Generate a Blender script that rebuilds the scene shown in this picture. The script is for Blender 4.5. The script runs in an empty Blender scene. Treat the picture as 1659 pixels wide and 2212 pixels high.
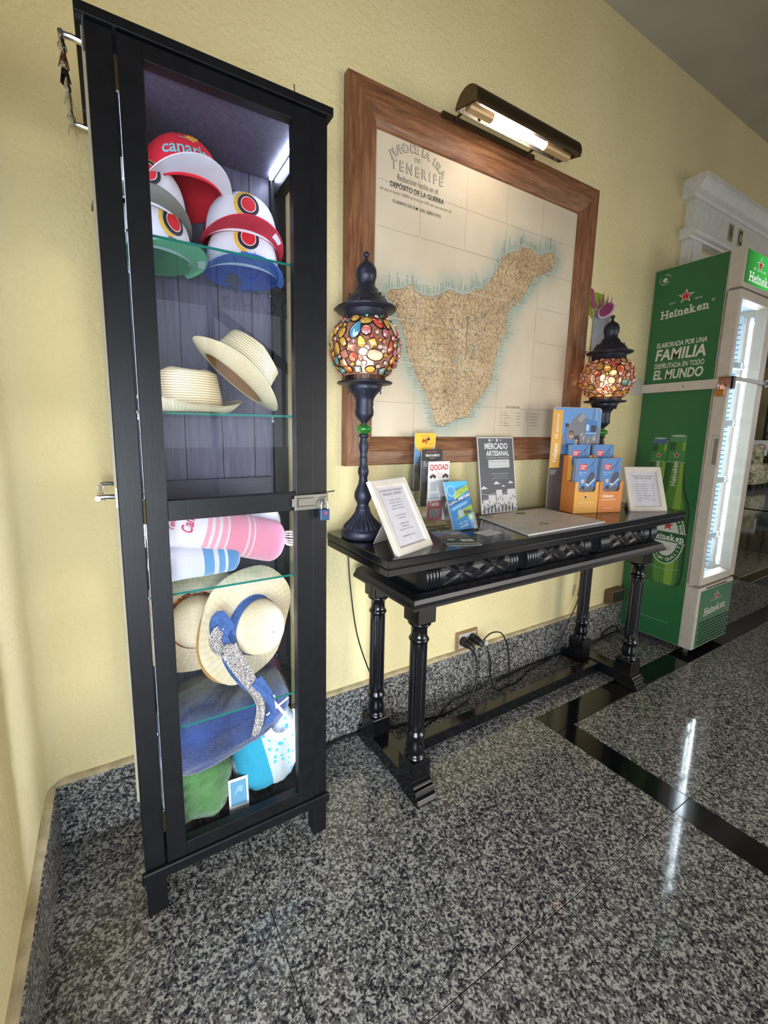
import bpy, bmesh, math, random
import numpy as np
from math import pi, sin, cos, radians as R
from mathutils import Vector as V, Matrix, Euler, noise as mnoise
random.seed(7)
S = bpy.context.scene
COL = S.collection

# ------------------------------------------------------------------ camera
cd = bpy.data.cameras.new('camera'); cam = bpy.data.objects.new('camera', cd); COL.objects.link(cam)
yaw, pit, rol = R(60.829), R(-8.542), R(.538)
fw = V((cos(pit)*cos(yaw), cos(pit)*sin(yaw), sin(pit)))
rt = V((sin(yaw), -cos(yaw), 0)); up = rt.cross(fw)
r2 = rt*cos(rol)+up*sin(rol); u2 = -rt*sin(rol)+up*cos(rol)
cam.matrix_world = Matrix(((r2.x, u2.x, -fw.x, 0), (r2.y, u2.y, -fw.y, -1.288), (r2.z, u2.z, -fw.z, 1.15), (0, 0, 0, 1)))
cd.sensor_fit = 'VERTICAL'; cd.sensor_height = 36; cd.lens = 905.96/2212*36
cd.shift_x = (829.5-751.84)/2212; cd.shift_y = (1070.1-1106)/2212
cd.clip_start = .05; cd.clip_end = 60
S.camera = cam
# ------------------------------------------------------------------ world, light, exposure
S.view_settings.view_transform = 'Standard'; S.view_settings.look = 'None'
S.view_settings.gamma = 1; S.view_settings.use_curve_mapping = False
S.view_settings.exposure = 0.12
W = bpy.data.worlds.new('world'); S.world = W; W.use_nodes = True
W.node_tree.nodes['Background'].inputs[0].default_value = (.80, .90, 1, 1)
W.node_tree.nodes['Background'].inputs[1].default_value = .17

def area(name, loc, target, sx, sy, power, col=(1, 1, 1), spread=None):
    l = bpy.data.lights.new(name, 'AREA'); l.shape = 'RECTANGLE'; l.size = sx; l.size_y = sy
    l.energy = power; l.color = col
    if spread: l.spread = R(spread)
    o = bpy.data.objects.new(name, l); COL.objects.link(o); o.location = loc
    o.rotation_euler = (V(target)-V(loc)).to_track_quat('-Z', 'Y').to_euler()
    return o
area('daylight_entrance', (-.62, -2.1, .70), (.15, 0, .50), 1.3, 1.2, 42, (.80, .90, 1), 112)
area('daylight_hall', (2.7, -3.1, .85), (-.1, 0, .50), 1.7, 1.2, 20, (1, .95, .87), 105)
area('fill_right', (6.2, -3.6, 1.5), (2.6, 0, 1.5), 2.2, 1.8, 26, (1, .95, .88))  # added fill for the right side, door trim and ceiling
area('daylight_back_hall', (9.5, -1.0, 2.2), (9.5, 2, .3), 4, 2, 130, (.95, .97, 1))

# ------------------------------------------------------------------ materials
def lin(h):
    if isinstance(h, str):
        h = h.lstrip('#'); h = [int(h[i:i+2], 16)/255 for i in (0, 2, 4)]
        return tuple(c/12.92 if c <= .04045 else ((c+.055)/1.055)**2.4 for c in h)+(1,)
    return tuple(h)+(1,)
MC = {}
class NT:
    def __init__(s, name):
        s.m = bpy.data.materials.new(name); s.m.use_nodes = True; s.t = s.m.node_tree; s.t.nodes.clear()
        s.out = s.n('ShaderNodeOutputMaterial')
    def n(s, ty, **k):
        n = s.t.nodes.new(ty)
        for a, b in k.items():
            if a in n.inputs.keys() if isinstance(a, str) else False: n.inputs[a].default_value = b
            else: setattr(n, a, b)
        return n
    def l(s, a, b): s.t.links.new(a, b)
    def pr(s, **k):
        p = s.n('ShaderNodeBsdfPrincipled')
        for a, b in k.items(): p.inputs[a.replace('_', ' ')].default_value = b
        s.l(p.outputs[0], s.out.inputs[0]); s.p = p; return p
    def coord(s, kind='Object', scale=(1, 1, 1), rot=(0, 0, 0)):
        c = s.n('ShaderNodeTexCoord'); m = s.n('ShaderNodeMapping'); m.inputs['Scale'].default_value = scale
        m.inputs['Rotation'].default_value = rot
        s.l(c.outputs[kind], m.inputs[0]); return m.outputs[0]
    def pos(s, scale=(1, 1, 1)):
        c = s.n('ShaderNodeNewGeometry'); m = s.n('ShaderNodeMapping'); m.inputs['Scale'].default_value = scale
        s.l(c.outputs['Position'], m.inputs[0]); return m.outputs[0]
    def noise(s, vec, scale, detail=3, rough=.5, dist=0):
        n = s.n('ShaderNodeTexNoise'); n.inputs['Scale'].default_value = scale; n.inputs['Detail'].default_value = detail
        n.inputs['Roughness'].default_value = rough; n.inputs['Distortion'].default_value = dist
        s.l(vec, n.inputs['Vector']); return n.outputs[0]
    def ramp(s, fac, stops, interp='LINEAR'):
        r = s.n('ShaderNodeValToRGB'); r.color_ramp.interpolation = interp
        while len(r.color_ramp.elements) < len(stops): r.color_ramp.elements.new(.5)
        for e, (p, c) in zip(r.color_ramp.elements, stops): e.position = p; e.color = lin(c)
        s.l(fac, r.inputs[0]); return r.outputs[0]
    def bump(s, h, strength=.3, dist=.002):
        b = s.n('ShaderNodeBump'); b.inputs['Strength'].default_value = strength; b.inputs['Distance'].default_value = dist
        s.l(h, b.inputs['Height']); s.l(b.outputs[0], s.p.inputs['Normal'])
    def mix(s, fac, a, b):
        m = s.n('ShaderNodeMix', data_type='RGBA')
        for i, x in ((0, fac), (6, a), (7, b)):
            if isinstance(x, (int, float)): m.inputs[i].default_value = x
            elif isinstance(x, (str, tuple)): m.inputs[i].default_value = lin(x)
            else: s.l(x, m.inputs[i])
        return m.outputs[2]
    def col(s, c): s.l(c, s.p.inputs['Base Color'])

def mat(c, rough=.5, metal=0, var=.06, name=None, bump=0, bscale=60, coat=0, emit=0, ecol=None, scale=25):
    """plain procedural material: base colour with a faint noise variation"""
    key = (str(c), rough, metal, var, bump, bscale, coat, emit, str(ecol), scale)
    if key in MC: return MC[key]
    t = NT(name or 'surface_%s' % (str(c).strip('#'))); p = t.pr(Roughness=rough, Metallic=metal)
    p.inputs['Coat Weight'].default_value = coat; p.inputs['Coat Roughness'].default_value = .08
    v = t.coord(); n = t.noise(v, scale)
    a = lin(c); t.col(t.ramp(n, [(.3, tuple(x*(1-var) for x in a[:3])), (.7, tuple(min(1, x*(1+var)) for x in a[:3]))]))
    if bump: t.bump(t.noise(v, bscale, 4), bump, .002)
    if emit:
        p.inputs['Emission Color'].default_value = lin(ecol or c); p.inputs['Emission Strength'].default_value = emit
    MC[key] = t.m; return t.m

def m_wall():
    t = NT('painted_plaster'); t.pr(Roughness=.75); v = t.pos()
    t.col(t.ramp(t.noise(v, 2.2, 4), [(.3, '#e2d09a'), (.7, '#ebdaa6')]))
    a = t.noise(v, 75, 5, .55, .4); t.bump(a, .8, .007); return t.m
def m_ceil():
    t = NT('ceiling_plaster'); t.pr(Roughness=.9); v = t.pos()
    t.col(t.ramp(t.noise(v, 3, 4), [(.3, '#b7b1a5'), (.7, '#c5c0b4')])); t.bump(t.noise(v, 9, 6), .5, .01); return t.m
def m_granite(name, lo='#28272a', mid='#5f5c5a', hi='#a5a29a', rough=.06, sc=230):
    t = NT(name); t.pr(Roughness=rough); t.p.inputs['Specular IOR Level'].default_value = .4; v = t.pos()
    dn = t.n('ShaderNodeTexNoise'); dn.inputs['Scale'].default_value = 55; t.l(v, dn.inputs[0])
    vm = t.n('ShaderNodeVectorMath', operation='MULTIPLY_ADD'); vm.inputs[1].default_value = (.012,)*3
    t.l(dn.outputs[1], vm.inputs[0]); t.l(v, vm.inputs[2])
    vo = t.n('ShaderNodeTexVoronoi'); vo.inputs['Scale'].default_value = sc; t.l(vm.outputs[0], vo.inputs['Vector'])
    sep = t.n('ShaderNodeSeparateColor'); t.l(vo.outputs['Color'], sep.inputs[0])
    n2 = t.noise(vm.outputs[0], 100, 3, .6)
    mth = t.n('ShaderNodeMath', operation='MULTIPLY_ADD'); mth.inputs[1].default_value = .55
    ad = t.n('ShaderNodeMath', operation='MULTIPLY_ADD'); ad.inputs[1].default_value = 1.5; ad.inputs[2].default_value = -.52
    t.l(n2, ad.inputs[0]); t.l(sep.outputs[0], mth.inputs[0]); t.l(ad.outputs[0], mth.inputs[2])
    t.col(t.ramp(mth.outputs[0], [(.30, lo), (.40, mid), (.58, mid), (.68, hi)])); return t.m
def m_paint():
    t = NT('black_stained_wood'); t.pr(Roughness=.42); v = t.coord(scale=(1, 1, 1))
    t.col(t.ramp(t.noise(v, 30, 5), [(.3, '#09090c'), (.75, '#121216')])); t.p.inputs['Specular IOR Level'].default_value = .32; t.bump(t.noise(t.coord(scale=(8, 8, .6)), 40, 4), .15, .001); return t.m
def m_lacquer():
    t = NT('black_lacquered_wood'); t.pr(Roughness=.14); v = t.coord(scale=(.6, 8, 8))
    t.col(t.ramp(t.noise(v, 30, 5), [(.3, '#08080b'), (.75, '#121216')])); return t.m
def m_wood(axis, name='oiled_oak', a='#4a2c1a', b='#7c5034', c='#a3724a', rough=.38):
    sc = [14, 14, 14]; sc[axis] = 1.1
    t = NT(name); t.pr(Roughness=rough); v = t.coord(scale=sc)
    n = t.noise(v, 6, 8, .65, .8); t.col(t.ramp(n, [(.25, a), (.5, b), (.75, c)])); t.bump(n, .25, .002); return t.m
def m_plank():
    t = NT('dark_stained_plank'); t.pr(Roughness=.45); n = t.noise(t.coord(scale=(16, 16, .9)), 7, 8, .7, .6)
    t.col(t.ramp(n, [(.3, '#35323e'), (.55, '#4e4b5c'), (.72, '#5e5a6c'), (.82, '#85706c')])); t.bump(n, .3, .002); return t.m
def m_glass(tint=(1, 1, 1), refl=1.0, name='clear_glass', rough=0.0, op=0.0):
    t = NT(name); tr = t.n('ShaderNodeBsdfTransparent'); tr.inputs[0].default_value = tuple(tint)+(1,)
    gl = t.n('ShaderNodeBsdfGlossy'); gl.inputs['Roughness'].default_value = rough
    fr = t.n('ShaderNodeFresnel'); ge = t.n('ShaderNodeNewGeometry'); ir = t.n('ShaderNodeMapRange'); ir.inputs[3].default_value = 1.5; ir.inputs[4].default_value = 1/1.5
    t.l(ge.outputs['Backfacing'], ir.inputs[0]); t.l(ir.outputs[0], fr.inputs[0])
    m = t.n('ShaderNodeMath', operation='MULTIPLY'); m.inputs[1].default_value = refl; t.l(fr.outputs[0], m.inputs[0])
    mx = t.n('ShaderNodeMixShader'); t.l(m.outputs[0], mx.inputs[0]); t.l(tr.outputs[0], mx.inputs[1]); t.l(gl.outputs[0], mx.inputs[2])
    t.l(mx.outputs[0], t.out.inputs[0]); return t.m
def m_gem(c):
    key = ('gem', c)
    if key in MC: return MC[key]
    t = NT('cut_glass_'+c.strip('#')); p = t.pr(Roughness=.12); p.inputs['Base Color'].default_value = lin(c)
    p.inputs['Transmission Weight'].default_value = .55; p.inputs['Coat Weight'].default_value = .6
    v = t.coord('Object'); t.col(t.ramp(t.noise(v, 120, 2), [(.35, c), (.7, tuple(min(1, x*1.5+.05) for x in lin(c)[:3]))]))
    MC[key] = t.m; return t.m
def m_straw(kind='weave', c1='#9a7c4a', c2='#dccba4', c3='#ebdcb9'):
    t = NT('straw_'+kind); p = t.pr(Roughness=.7); p.inputs['Subsurface Weight'].default_value = .0
    u = t.coord('UV')
    if kind == 'weave':
        b = t.n('ShaderNodeTexBrick'); b.offset = .5; b.inputs['Scale'].default_value = 1
        b.inputs['Brick Width'].default_value = .075; b.inputs['Row Height'].default_value = .052; b.inputs['Mortar Size'].default_value = .0035
        b.inputs['Mortar Smooth'].default_value = .6
        b.inputs['Color1'].default_value = lin(c2); b.inputs['Color2'].default_value = lin(c3); b.inputs['Mortar'].default_value = lin(c1)
        mp = t.n('ShaderNodeMapping'); mp.inputs['Rotation'].default_value = (0, 0, R(38)); mp.inputs['Scale'].default_value = (3, 3, 1)
        t.l(u, mp.inputs[0]); t.l(mp.outputs[0], b.inputs[0])
        n = t.noise(t.coord('Object'), 25, 4)
        t.col(t.mix(t.ramp(n, [(.5, (0, 0, 0)), (.8, (.4, .4, .4))]), b.outputs[0], '#e8c795')); t.bump(b.outputs[1], -.5, .002)
    else:
        w = t.n('ShaderNodeTexWave', bands_direction='Y'); w.inputs['Scale'].default_value = 14; w.inputs['Distortion'].default_value = .3
        t.l(u, w.inputs[0]); z = t.n('ShaderNodeTexWave', bands_direction='DIAGONAL'); z.inputs['Scale'].default_value = 55; t.l(u, z.inputs[0])
        r = t.ramp(w.outputs[1], [(.0, c1), (.18, c2), (1, c3)]); t.col(r)
        ad = t.n('ShaderNodeMath', operation='MULTIPLY_ADD'); ad.inputs[1].default_value = .3; t.l(z.outputs[1], ad.inputs[0]); t.l(w.outputs[1], ad.inputs[2]); t.bump(ad.outputs[0], .6, .002)
    return t.m
def m_stripe(stops, axis='X', name='striped_cloth', bump=.5):
    t = NT(name); t.pr(Roughness=.95); t.p.inputs['Sheen Weight'].default_value = .3
    s = t.n('ShaderNodeSeparateXYZ'); t.l(t.coord('UV'), s.inputs[0])
    t.col(t.ramp(s.outputs[0 if axis == 'X' else 1], stops, 'CONSTANT')); t.bump(t.noise(t.coord(), 240, 3), bump, .003); return t.m
def m_terry(c1, c2, name):
    t = NT(name); t.pr(Roughness=1); t.p.inputs['Sheen Weight'].default_value = .4; v = t.coord()
    t.col(t.ramp(t.noise(v, 14, 5), [(.3, c1), (.7, c2)])); t.bump(t.noise(v, 320, 3), .9, .004); return t.m
def m_emit(c, s, name='glowing'):
    t = NT(name); e = t.n('ShaderNodeEmission'); e.inputs[0].default_value = lin(c); e.inputs[1].default_value = s
    t.l(e.outputs[0], t.out.inputs[0]); return t.m

WALL = m_wall(); CEIL = m_ceil()
GRAN = m_granite('speckled_granite'); GRANB = m_granite('speckled_granite_skirting', rough=.25)
BLKG = mat('#0d0d10', .08, name='black_granite'); PAINT = m_paint(); LACQ = m_lacquer()
GLASS = m_glass(); GEDGE = mat('#1f6f66', .15, name='green_glass_edge'); SHELFG = m_glass((.90, .97, .95), 1, 'shelf_glass')
ACRYL = m_glass((.95, .96, .97), 1.3, 'acrylic', .03)
CHROME = mat('#c8c8cc', .12, 1, .02, 'chrome'); BRASS = mat('#a98f52', .3, 1, .1, 'brass'); STEEL = mat('#8b8984', .35, 1, .06, 'brushed_steel')
IRON = mat('#2d2d38', .42, .55, .2, 'antique_dark_metal', scale=60); IRONB = mat('#4a3a30', .35, .9, .3, 'antique_bronze_metal', scale=80)
PLASW = mat('#cfc3b4', .4, name='white_enamel'); WHITEP = mat('#d2c7b9', .5, name='white_paint')
CABLE = mat('#0e0e10', .45, name='black_rubber')
WX, WZ, WY = m_wood(0), m_wood(2), m_wood(1)

# ------------------------------------------------------------------ mesh builder
class MB:
    def __init__(s): s.v = []; s.f = []; s.mi = []; s.uv = {}
    def add(s, vs, fs, mi=0, uvs=None):
        b = len(s.v); s.v += [tuple(x) for x in vs]
        for k, f in enumerate(fs):
            s.f.append(tuple(b+i for i in f)); s.mi.append(mi)
            if uvs: s.uv[len(s.f)-1] = uvs[k]
        return s
    def box(s, x0, x1, y0, y1, z0, z1, mi=0, M=None):
        vs = [V((x, y, z)) for z in (z0, z1) for x, y in ((x0, y0), (x1, y0), (x1, y1), (x0, y1))]
        if M: vs = [M @ v for v in vs]
        return s.add(vs, [(3, 2, 1, 0), (4, 5, 6, 7), (0, 1, 5, 4), (1, 2, 6, 5), (2, 3, 7, 6), (3, 0, 4, 7)], mi)
    def prism(s, pts, fn, h, mi=0, h0=0):
        """pts: 2-D outline; fn(a,b,h)->3-D"""
        n = len(pts); vs = [fn(a, b, h0) for a, b in pts]+[fn(a, b, h) for a, b in pts]
        s.add(vs, [tuple(range(n))[::-1], tuple(range(n, 2*n))]+[(i, (i+1) % n, n+(i+1) % n, n+i) for i in range(n)], mi); return s
    def grid(s, fn, nu, nv, cu=False, cv=False, mi=0, uv=False, mf=None):
        vs = [fn(i/nu, j/nv) for j in range(nv if cv else nv+1) for i in range(nu if cu else nu+1)]
        w = nu if cu else nu+1; hh = nv if cv else nv+1; fs = []; us = []
        b = len(s.v); s.v += [tuple(x) for x in vs]
        for j in range(nv):
            for i in range(nu):
                a = i; c = (i+1) % w; d = j; e = (j+1) % hh
                s.f.append((b+d*w+a, b+d*w+c, b+e*w+c, b+e*w+a)); s.mi.append(mf((i+.5)/nu, (j+.5)/nv) if mf else mi)
                if uv: s.uv[len(s.f)-1] = [(i/nu, j/nv), ((i+1)/nu, j/nv), ((i+1)/nu, (j+1)/nv), (i/nu, (j+1)/nv)]
        return s
    def lathe(s, prof, n=32, c=(0, 0, 0), rf=None, mi=0, M=None, uv=False):
        L = len(prof)-1
        def fn(u, v):
            k = min(int(round(v*L)), L); r, z = prof[k]; a = u*2*pi
            if rf: r = rf(r, z, a)
            p = V((c[0]+r*cos(a), c[1]+r*sin(a), c[2]+z)); return M @ p if M else p
        return s.grid(fn, n, L, cu=True, mi=mi, uv=uv)
    def tube(s, pts, r, n=8, mi=0, closed=False, caps=True):
        P = [V(p) for p in pts]; m = len(P); rings = []
        nrm = None
        for i, p in enumerate(P):
            if closed: t = (P[(i+1) % m]-P[i-1])
            else: t = (P[min(i+1, m-1)]-P[max(i-1, 0)])
            t.normalize()
            if nrm is None:
                nrm = t.orthogonal().normalized()
            else: nrm = (nrm-t*nrm.dot(t)).normalized()
            b = t.cross(nrm); rr = r[i] if isinstance(r, (list, tuple)) else r
            rings.append([p+nrm*rr*cos(2*pi*k/n)+b*rr*sin(2*pi*k/n) for k in range(n)])
        vs = [v for q in rings for v in q]; fs = []
        for i in range(m if closed else m-1):
            j = (i+1) % m
            for k in range(n): fs.append((i*n+k, i*n+(k+1) % n, j*n+(k+1) % n, j*n+k))
        if not closed and caps: fs += [tuple(range(n))[::-1], tuple((m-1)*n+k for k in range(n))]
        return s.add(vs, fs, mi)
    def sphere(s, c, r, nu=16, nv=10, mi=0, M=None):
        rx, ry, rz = r if isinstance(r, tuple) else (r, r, r)
        def fn(u, v):
            a = 2*pi*u; b = pi*(v-.5); p = V((c[0]+rx*cos(b)*cos(a), c[1]+ry*cos(b)*sin(a), c[2]+rz*sin(b))); return M @ p if M else p
        return s.grid(fn, nu, nv, cu=True, mi=mi)
    def build(s, name, mats, parent=None, smooth=False, bevel=0, kind=None, merge=False):
        me = bpy.data.meshes.new(name); off = OFF(parent)
        vs = [(x-off.x, y-off.y, z-off.z) for x, y, z in s.v] if off else s.v
        me.from_pydata([tuple(v) for v in vs], [], s.f)
        for m in (mats if isinstance(mats, (list, tuple)) else [mats]): me.materials.append(m)
        me.polygons.foreach_set('material_index', s.mi)
        if s.uv:
            ul = me.uv_layers.new(name='UVMap'); dat = ul.data
            for k, p in enumerate(me.polygons):
                if k in s.uv:
                    for li, q in zip(p.loop_indices, s.uv[k]): dat[li].uv = q
        if smooth: me.polygons.foreach_set('use_smooth', [True]*len(me.polygons))
        me.update(); me.validate()
        if merge:
            bm = bmesh.new(); bm.from_mesh(me); bmesh.ops.remove_doubles(bm, verts=bm.verts, dist=1e-5); bm.to_mesh(me); bm.free()
        o = bpy.data.objects.new(name, me); COL.objects.link(o)
        if parent: o.parent = parent
        if bevel:
            b = o.modifiers.new('bevel', 'BEVEL'); b.width = bevel; b.segments = 2; b.limit_method = 'ANGLE'; b.angle_limit = R(40)
        if kind: o['kind'] = kind
        return o
WORLDMODE = {}
def OFF(p):
    while p is not None:
        if p.name in WORLDMODE: return WORLDMODE[p.name]
        p = p.parent
    return None
def tag(o, label=None, cat=None, group=None, kind=None):
    for k, v in (('label', label), ('category', cat), ('group', group), ('kind', kind)):
        if v: o[k] = v
    return o
def thing(name, label, cat, loc=(0, 0, 0), rot=(0, 0, 0), group=None, world=False):
    o = bpy.data.objects.new(name, None); COL.objects.link(o); o.location = loc; o.rotation_euler = rot
    o.empty_display_size = .05
    if world: WORLDMODE[o.name] = V(loc)
    return tag(o, label, cat, group)
def copy_tree(o, parent=None):
    c = o.copy(); COL.objects.link(c); c.parent = parent
    for ch in list(o.children): copy_tree(ch, c)
    return c
def smoothpts(P, k=6, closed=False):
    P = [V(p) for p in P]; n = len(P); out = []
    for i in range(n if closed else n-1):
        g = lambda j: P[j % n] if closed else P[max(0, min(n-1, j))]
        a, b, c, d = g(i-1), g(i), g(i+1), g(i+2)
        for t in range(k):
            t /= k; out.append(.5*((2*b)+(c-a)*t+(2*a-5*b+4*c-d)*t*t+(3*b-a-3*c+d)*t**3))
    if not closed: out.append(P[-1])
    return out
def textmesh(s, size=1, bold=0, align='CENTER', shear=0, sx=1, space=1):
    c = bpy.data.curves.new('lettering', 'FONT'); c.body = s; c.size = size; c.offset = bold; c.align_x = align; c.align_y = 'CENTER'
    c.shear = shear; c.resolution_u = 3; c.space_character = space
    o = bpy.data.objects.new('lettering', c); me = bpy.data.meshes.new_from_object(o)
    vs = [(v.co.x*sx, v.co.y) for v in me.vertices]; fs = [tuple(p.vertices) for p in me.polygons]
    bpy.data.objects.remove(o); bpy.data.curves.remove(c); bpy.data.meshes.remove(me)
    return vs, fs
class Print:
    """flat print on a surface; fn(a,b,h)->3-D maps print coordinates to the surface"""
    def __init__(s, fn, h=.0004, h0=None): s.fn = fn; s.mb = MB(); s.mats = []; s.lv = h; s.h = h0 or h
    def m(s, c, rough=.55):
        mm = c if not isinstance(c, str) else mat(c, rough, var=.03)
        if mm not in s.mats: s.mats.append(mm)
        return s.mats.index(mm)
    def up(s): s.h += s.lv*.6
    def poly(s, pts, c):
        s.up(); s.mb.add([s.fn(a, b, s.h) for a, b in pts], [tuple(range(len(pts)))], s.m(c)); return s
    def rect(s, x0, y0, x1, y1, c): return s.poly([(x0, y0), (x1, y0), (x1, y1), (x0, y1)], c)
    def disc(s, x, y, r, c, ry=None, n=28, rot=0):
        ry = ry or r
        return s.poly([(x+r*cos(t)*cos(rot)-ry*sin(t)*sin(rot), y+r*cos(t)*sin(rot)+ry*sin(t)*cos(rot)) for t in [2*pi*k/n for k in range(n)]], c)
    def star(s, x, y, r, c, ri=.4, n=5):
        return s.poly([(x+(r if k % 2 == 0 else r*ri)*sin(pi*k/n), y+(r if k % 2 == 0 else r*ri)*cos(pi*k/n)) for k in range(2*n)], c)
    def line(s, pts, w, c):
        s.up(); k = s.m(c)
        for (a, b), (d, e) in zip(pts, pts[1:]):
            L = math.hypot(d-a, e-b) or 1; nx, ny = -(e-b)/L*w/2, (d-a)/L*w/2
            s.mb.add([s.fn(*q, s.h) for q in ((a+nx, b+ny), (a-nx, b-ny), (d-nx, e-ny), (d+nx, e+ny))], [(0, 1, 2, 3)], k)
        return s
    def text(s, t, x, y, size, c, rot=0, **k):
        s.up(); vs, fs = textmesh(t, size, **k); ca, sa = cos(rot), sin(rot)
        s.mb.add([s.fn(x+a*ca-b*sa, y+a*sa+b*ca, s.h) for a, b in vs], fs, s.m(c)); return s
    def fit(s, t, x0, x1, y, hgt, c, **k):
        """text fitted between x0 and x1 with letter height hgt"""
        vs, fs = textmesh(t, 1, **k); xs = [v[0] for v in vs]; ys = [v[1] for v in vs]
        w = max(xs)-min(xs); h = max(ys)-min(ys); s.up()
        s.mb.add([s.fn(x0+(a-min(xs))/w*(x1-x0), y+(b-min(ys))/h*hgt, s.h) for a, b in vs], fs, s.m(c)); return s
    def build(s, name, parent): return s.mb.build(name, s.mats, parent)
PX = lambda y: (lambda a, b, h: (a, y-h, b))       # print on a plane facing -Y
PZ = lambda z: (lambda a, b, h: (a, b, z+h))       # print on a horizontal plane
PXN = lambda x: (lambda a, b, h: (x-h, a, b))      # print on a plane facing -X (a is Y)

# ================================================================== STRUCTURE
def struct(name, mb, m, parent=None, **k):
    o = mb.build(name, m, parent, **k)
    if parent is None: o['kind'] = 'structure'
    return o
XL = -.215
# back wall with a door opening (2.94..4.3, up to 2.17)
w = MB(); DX0, DX1, DZ = 2.93, 5.65, 2.19
w.box(XL-.1, DX0, 0, .14, 0, 2.967).box(DX0, DX1, 0, .14, DZ, 2.967).box(DX1, 9.0, 0, .14, 0, 2.967)
struct('wall_back', w, WALL)
# left wall, short return that ends at the entrance opening, eased inner corner
w = MB(); w.box(XL-.1, XL, -.95, 0, 0, 2.967)
def cove(u, v):
    a = u*pi/2; r = .05; return (XL+r-r*cos(a)*1.0, -r+r*sin(a), .19+v*2.777)
w.grid(cove, 8, 1)
struct('wall_left', w, WALL)
w = MB(); w.box(XL-.1, 16, -6, 6, 2.967, 3.06); struct('ceiling', w, CEIL)
w = MB(); w.box(-3, .3, -6.1, -6, 0, 2.967).box(3.6, 9, -6.1, -6, 0, 2.967).box(.3, 3.6, -6.1, -6, 0, .9); struct('wall_front', w, WALL)
WN = bpy.data.objects.new('window_1', None); COL.objects.link(WN); WN['kind'] = 'structure'
for k in range(3):
    MB().box(.3+1.1*k, .3+1.1*k+1.1, -6.06, -6.05, .9, 2.967).build('window_pane', m_emit("#dfe9f5", 0.9, 'bright_sky_pane'), WN); MB().box(.27+1.1*k, .33+1.1*k, -6.07, -6.0, .9, 2.967).build('window_bar', mat('#8a8070', .6), WN)
w = MB(); w.box(15.5, 15.6, -3, 6, 0, 2.967); struct('wall_right', w, mat('#b7a678', .8, name='hall_plaster'))
w = MB(); w.box(7.0, 15.5, 5.5, 5.6, 0, 2.967).box(4.4, 4.5, .14, 5.5, 2.3, 2.967); struct('wall_far', w, mat('#a59a80', .8, name='far_plaster'))
# floor slab + granite tiles
fl = MB(); fl.box(-1.5, 16, -6, 6, -.06, -.0022)
FLOOR = struct('floor', fl, mat('#211e1b', .9, name='dark_grout'))
def tile(x0, x1, y0, y1, m, name='tile', z=0, par=FLOOR):
    g = .0010; b = .0003; a = MB()
    X = (x0+g, x1-g); Y = (y0+g, y1-g)
    lo = [(x, y, z-.012) for x, y in ((X[0], Y[0]), (X[1], Y[0]), (X[1], Y[1]), (X[0], Y[1]))]
    md = [(x, y, z-b) for x, y, _ in lo]
    hi = [(X[0]+b, Y[0]+b, z), (X[1]-b, Y[0]+b, z), (X[1]-b, Y[1]-b, z), (X[0]+b, Y[1]-b, z)]
    a.add(lo+md+hi, [(0, 1, 5, 4), (1, 2, 6, 5), (2, 3, 7, 6), (3, 0, 4, 7), (4, 5, 9, 8), (5, 6, 10, 9), (6, 7, 11, 10), (7, 4, 8, 11), (8, 9, 10, 11)])
    return a if par is None else a.build(name, m, par)
BX0, BX1, BY0, BY1 = 1.441, 1.545, -.397, -.300      # black inlay band
YJ = [0, -.397, -.789, -1.178, -1.567, -1.956]
YL = [-.005]+[-.397-.3905*k for k in range(5)]
XJ = [XL, .263, .902, BX0]
for i in range(3):
    ys = [-.005, -.397, -.789, -1.178, -1.567, -1.956]
    for j in range(5): tile(XJ[i], XJ[i+1], ys[j+1], ys[j], GRAN)
XR = [BX0, 1.95, 2.59, 3.23, 3.87, 4.35]
for a, b in zip(XR, XR[1:]): tile(a, b, BY1, -.005, GRAN)
for a, b in zip([BX0, 2.184, 2.823, 3.462, 4.10], [2.184, 2.823, 3.462, 4.10, 4.35]):
    tile(a, b, BY0, BY1, BLKG, 'inlay_tile')
for a, b in ((-.789, BY0), (-1.178, -.789), (-1.567, -1.178), (-1.956, -1.567)): tile(BX0, BX1, a, b, BLKG, 'inlay_tile')
XI = [BX1, 2.184, 2.823, 3.462, 4.10, 4.74, 5.38]
for a, b in zip(XI, XI[1:]):
    for j in range(1, 5): tile(a, b, ys[j+1], ys[j], GRAN)
# hall behind the doorway
tile(4.35, 5.6, -.06, .03, BLKG, 'inlay_tile'); tile(4.35, 4.44, .03, 2.0, BLKG, 'inlay_tile'); tile(5.6, 5.66, -.06, 3, BLKG, 'inlay_tile')
for x in (4.44,):
    for a, b in ((.03, .6), (.6, 1.2), (1.2, 1.8)):
        tile(x, 5.02, a, b, GRAN); tile(5.02, 5.6, a, b, GRAN)
for a, b in ((BX0, 2.18), (2.18, 2.82), (2.82, 3.46), (3.46, 4.35)): tile(a, b, .0, .6, GRAN)
for x in (5.66, 6.3, 6.94, 7.58, 8.22):
    for y in (-.06, .58, 1.22, 1.86): tile(x, x+.64, y, y+.64, GRAN)
rest = MB()
for x in range(9, 16):
    for y in range(-2, 6):
        q = tile(x-.14, x+.86, y-.78, y+.22, None, par=None); rest.add(q.v, q.f)
for x in range(-2, 9):
    for y in range(-6, -2):
        q = tile(x*.98+.2, x*.98+1.18, y+.044, y+1.044, None, par=None); rest.add(q.v, q.f)
for (x, y) in ((8.86, -2), (5.38, -1.956), (6.5, -1.956), (7.6, -1.956)):
    q = tile(x, x+1.12, y, -.06, None, par=None) if x < 8 else tile(x-.14, x, y, 2, None, par=None); rest.add(q.v, q.f)
rest.build('tile', GRAN, FLOOR, kind='stuff')
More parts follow.
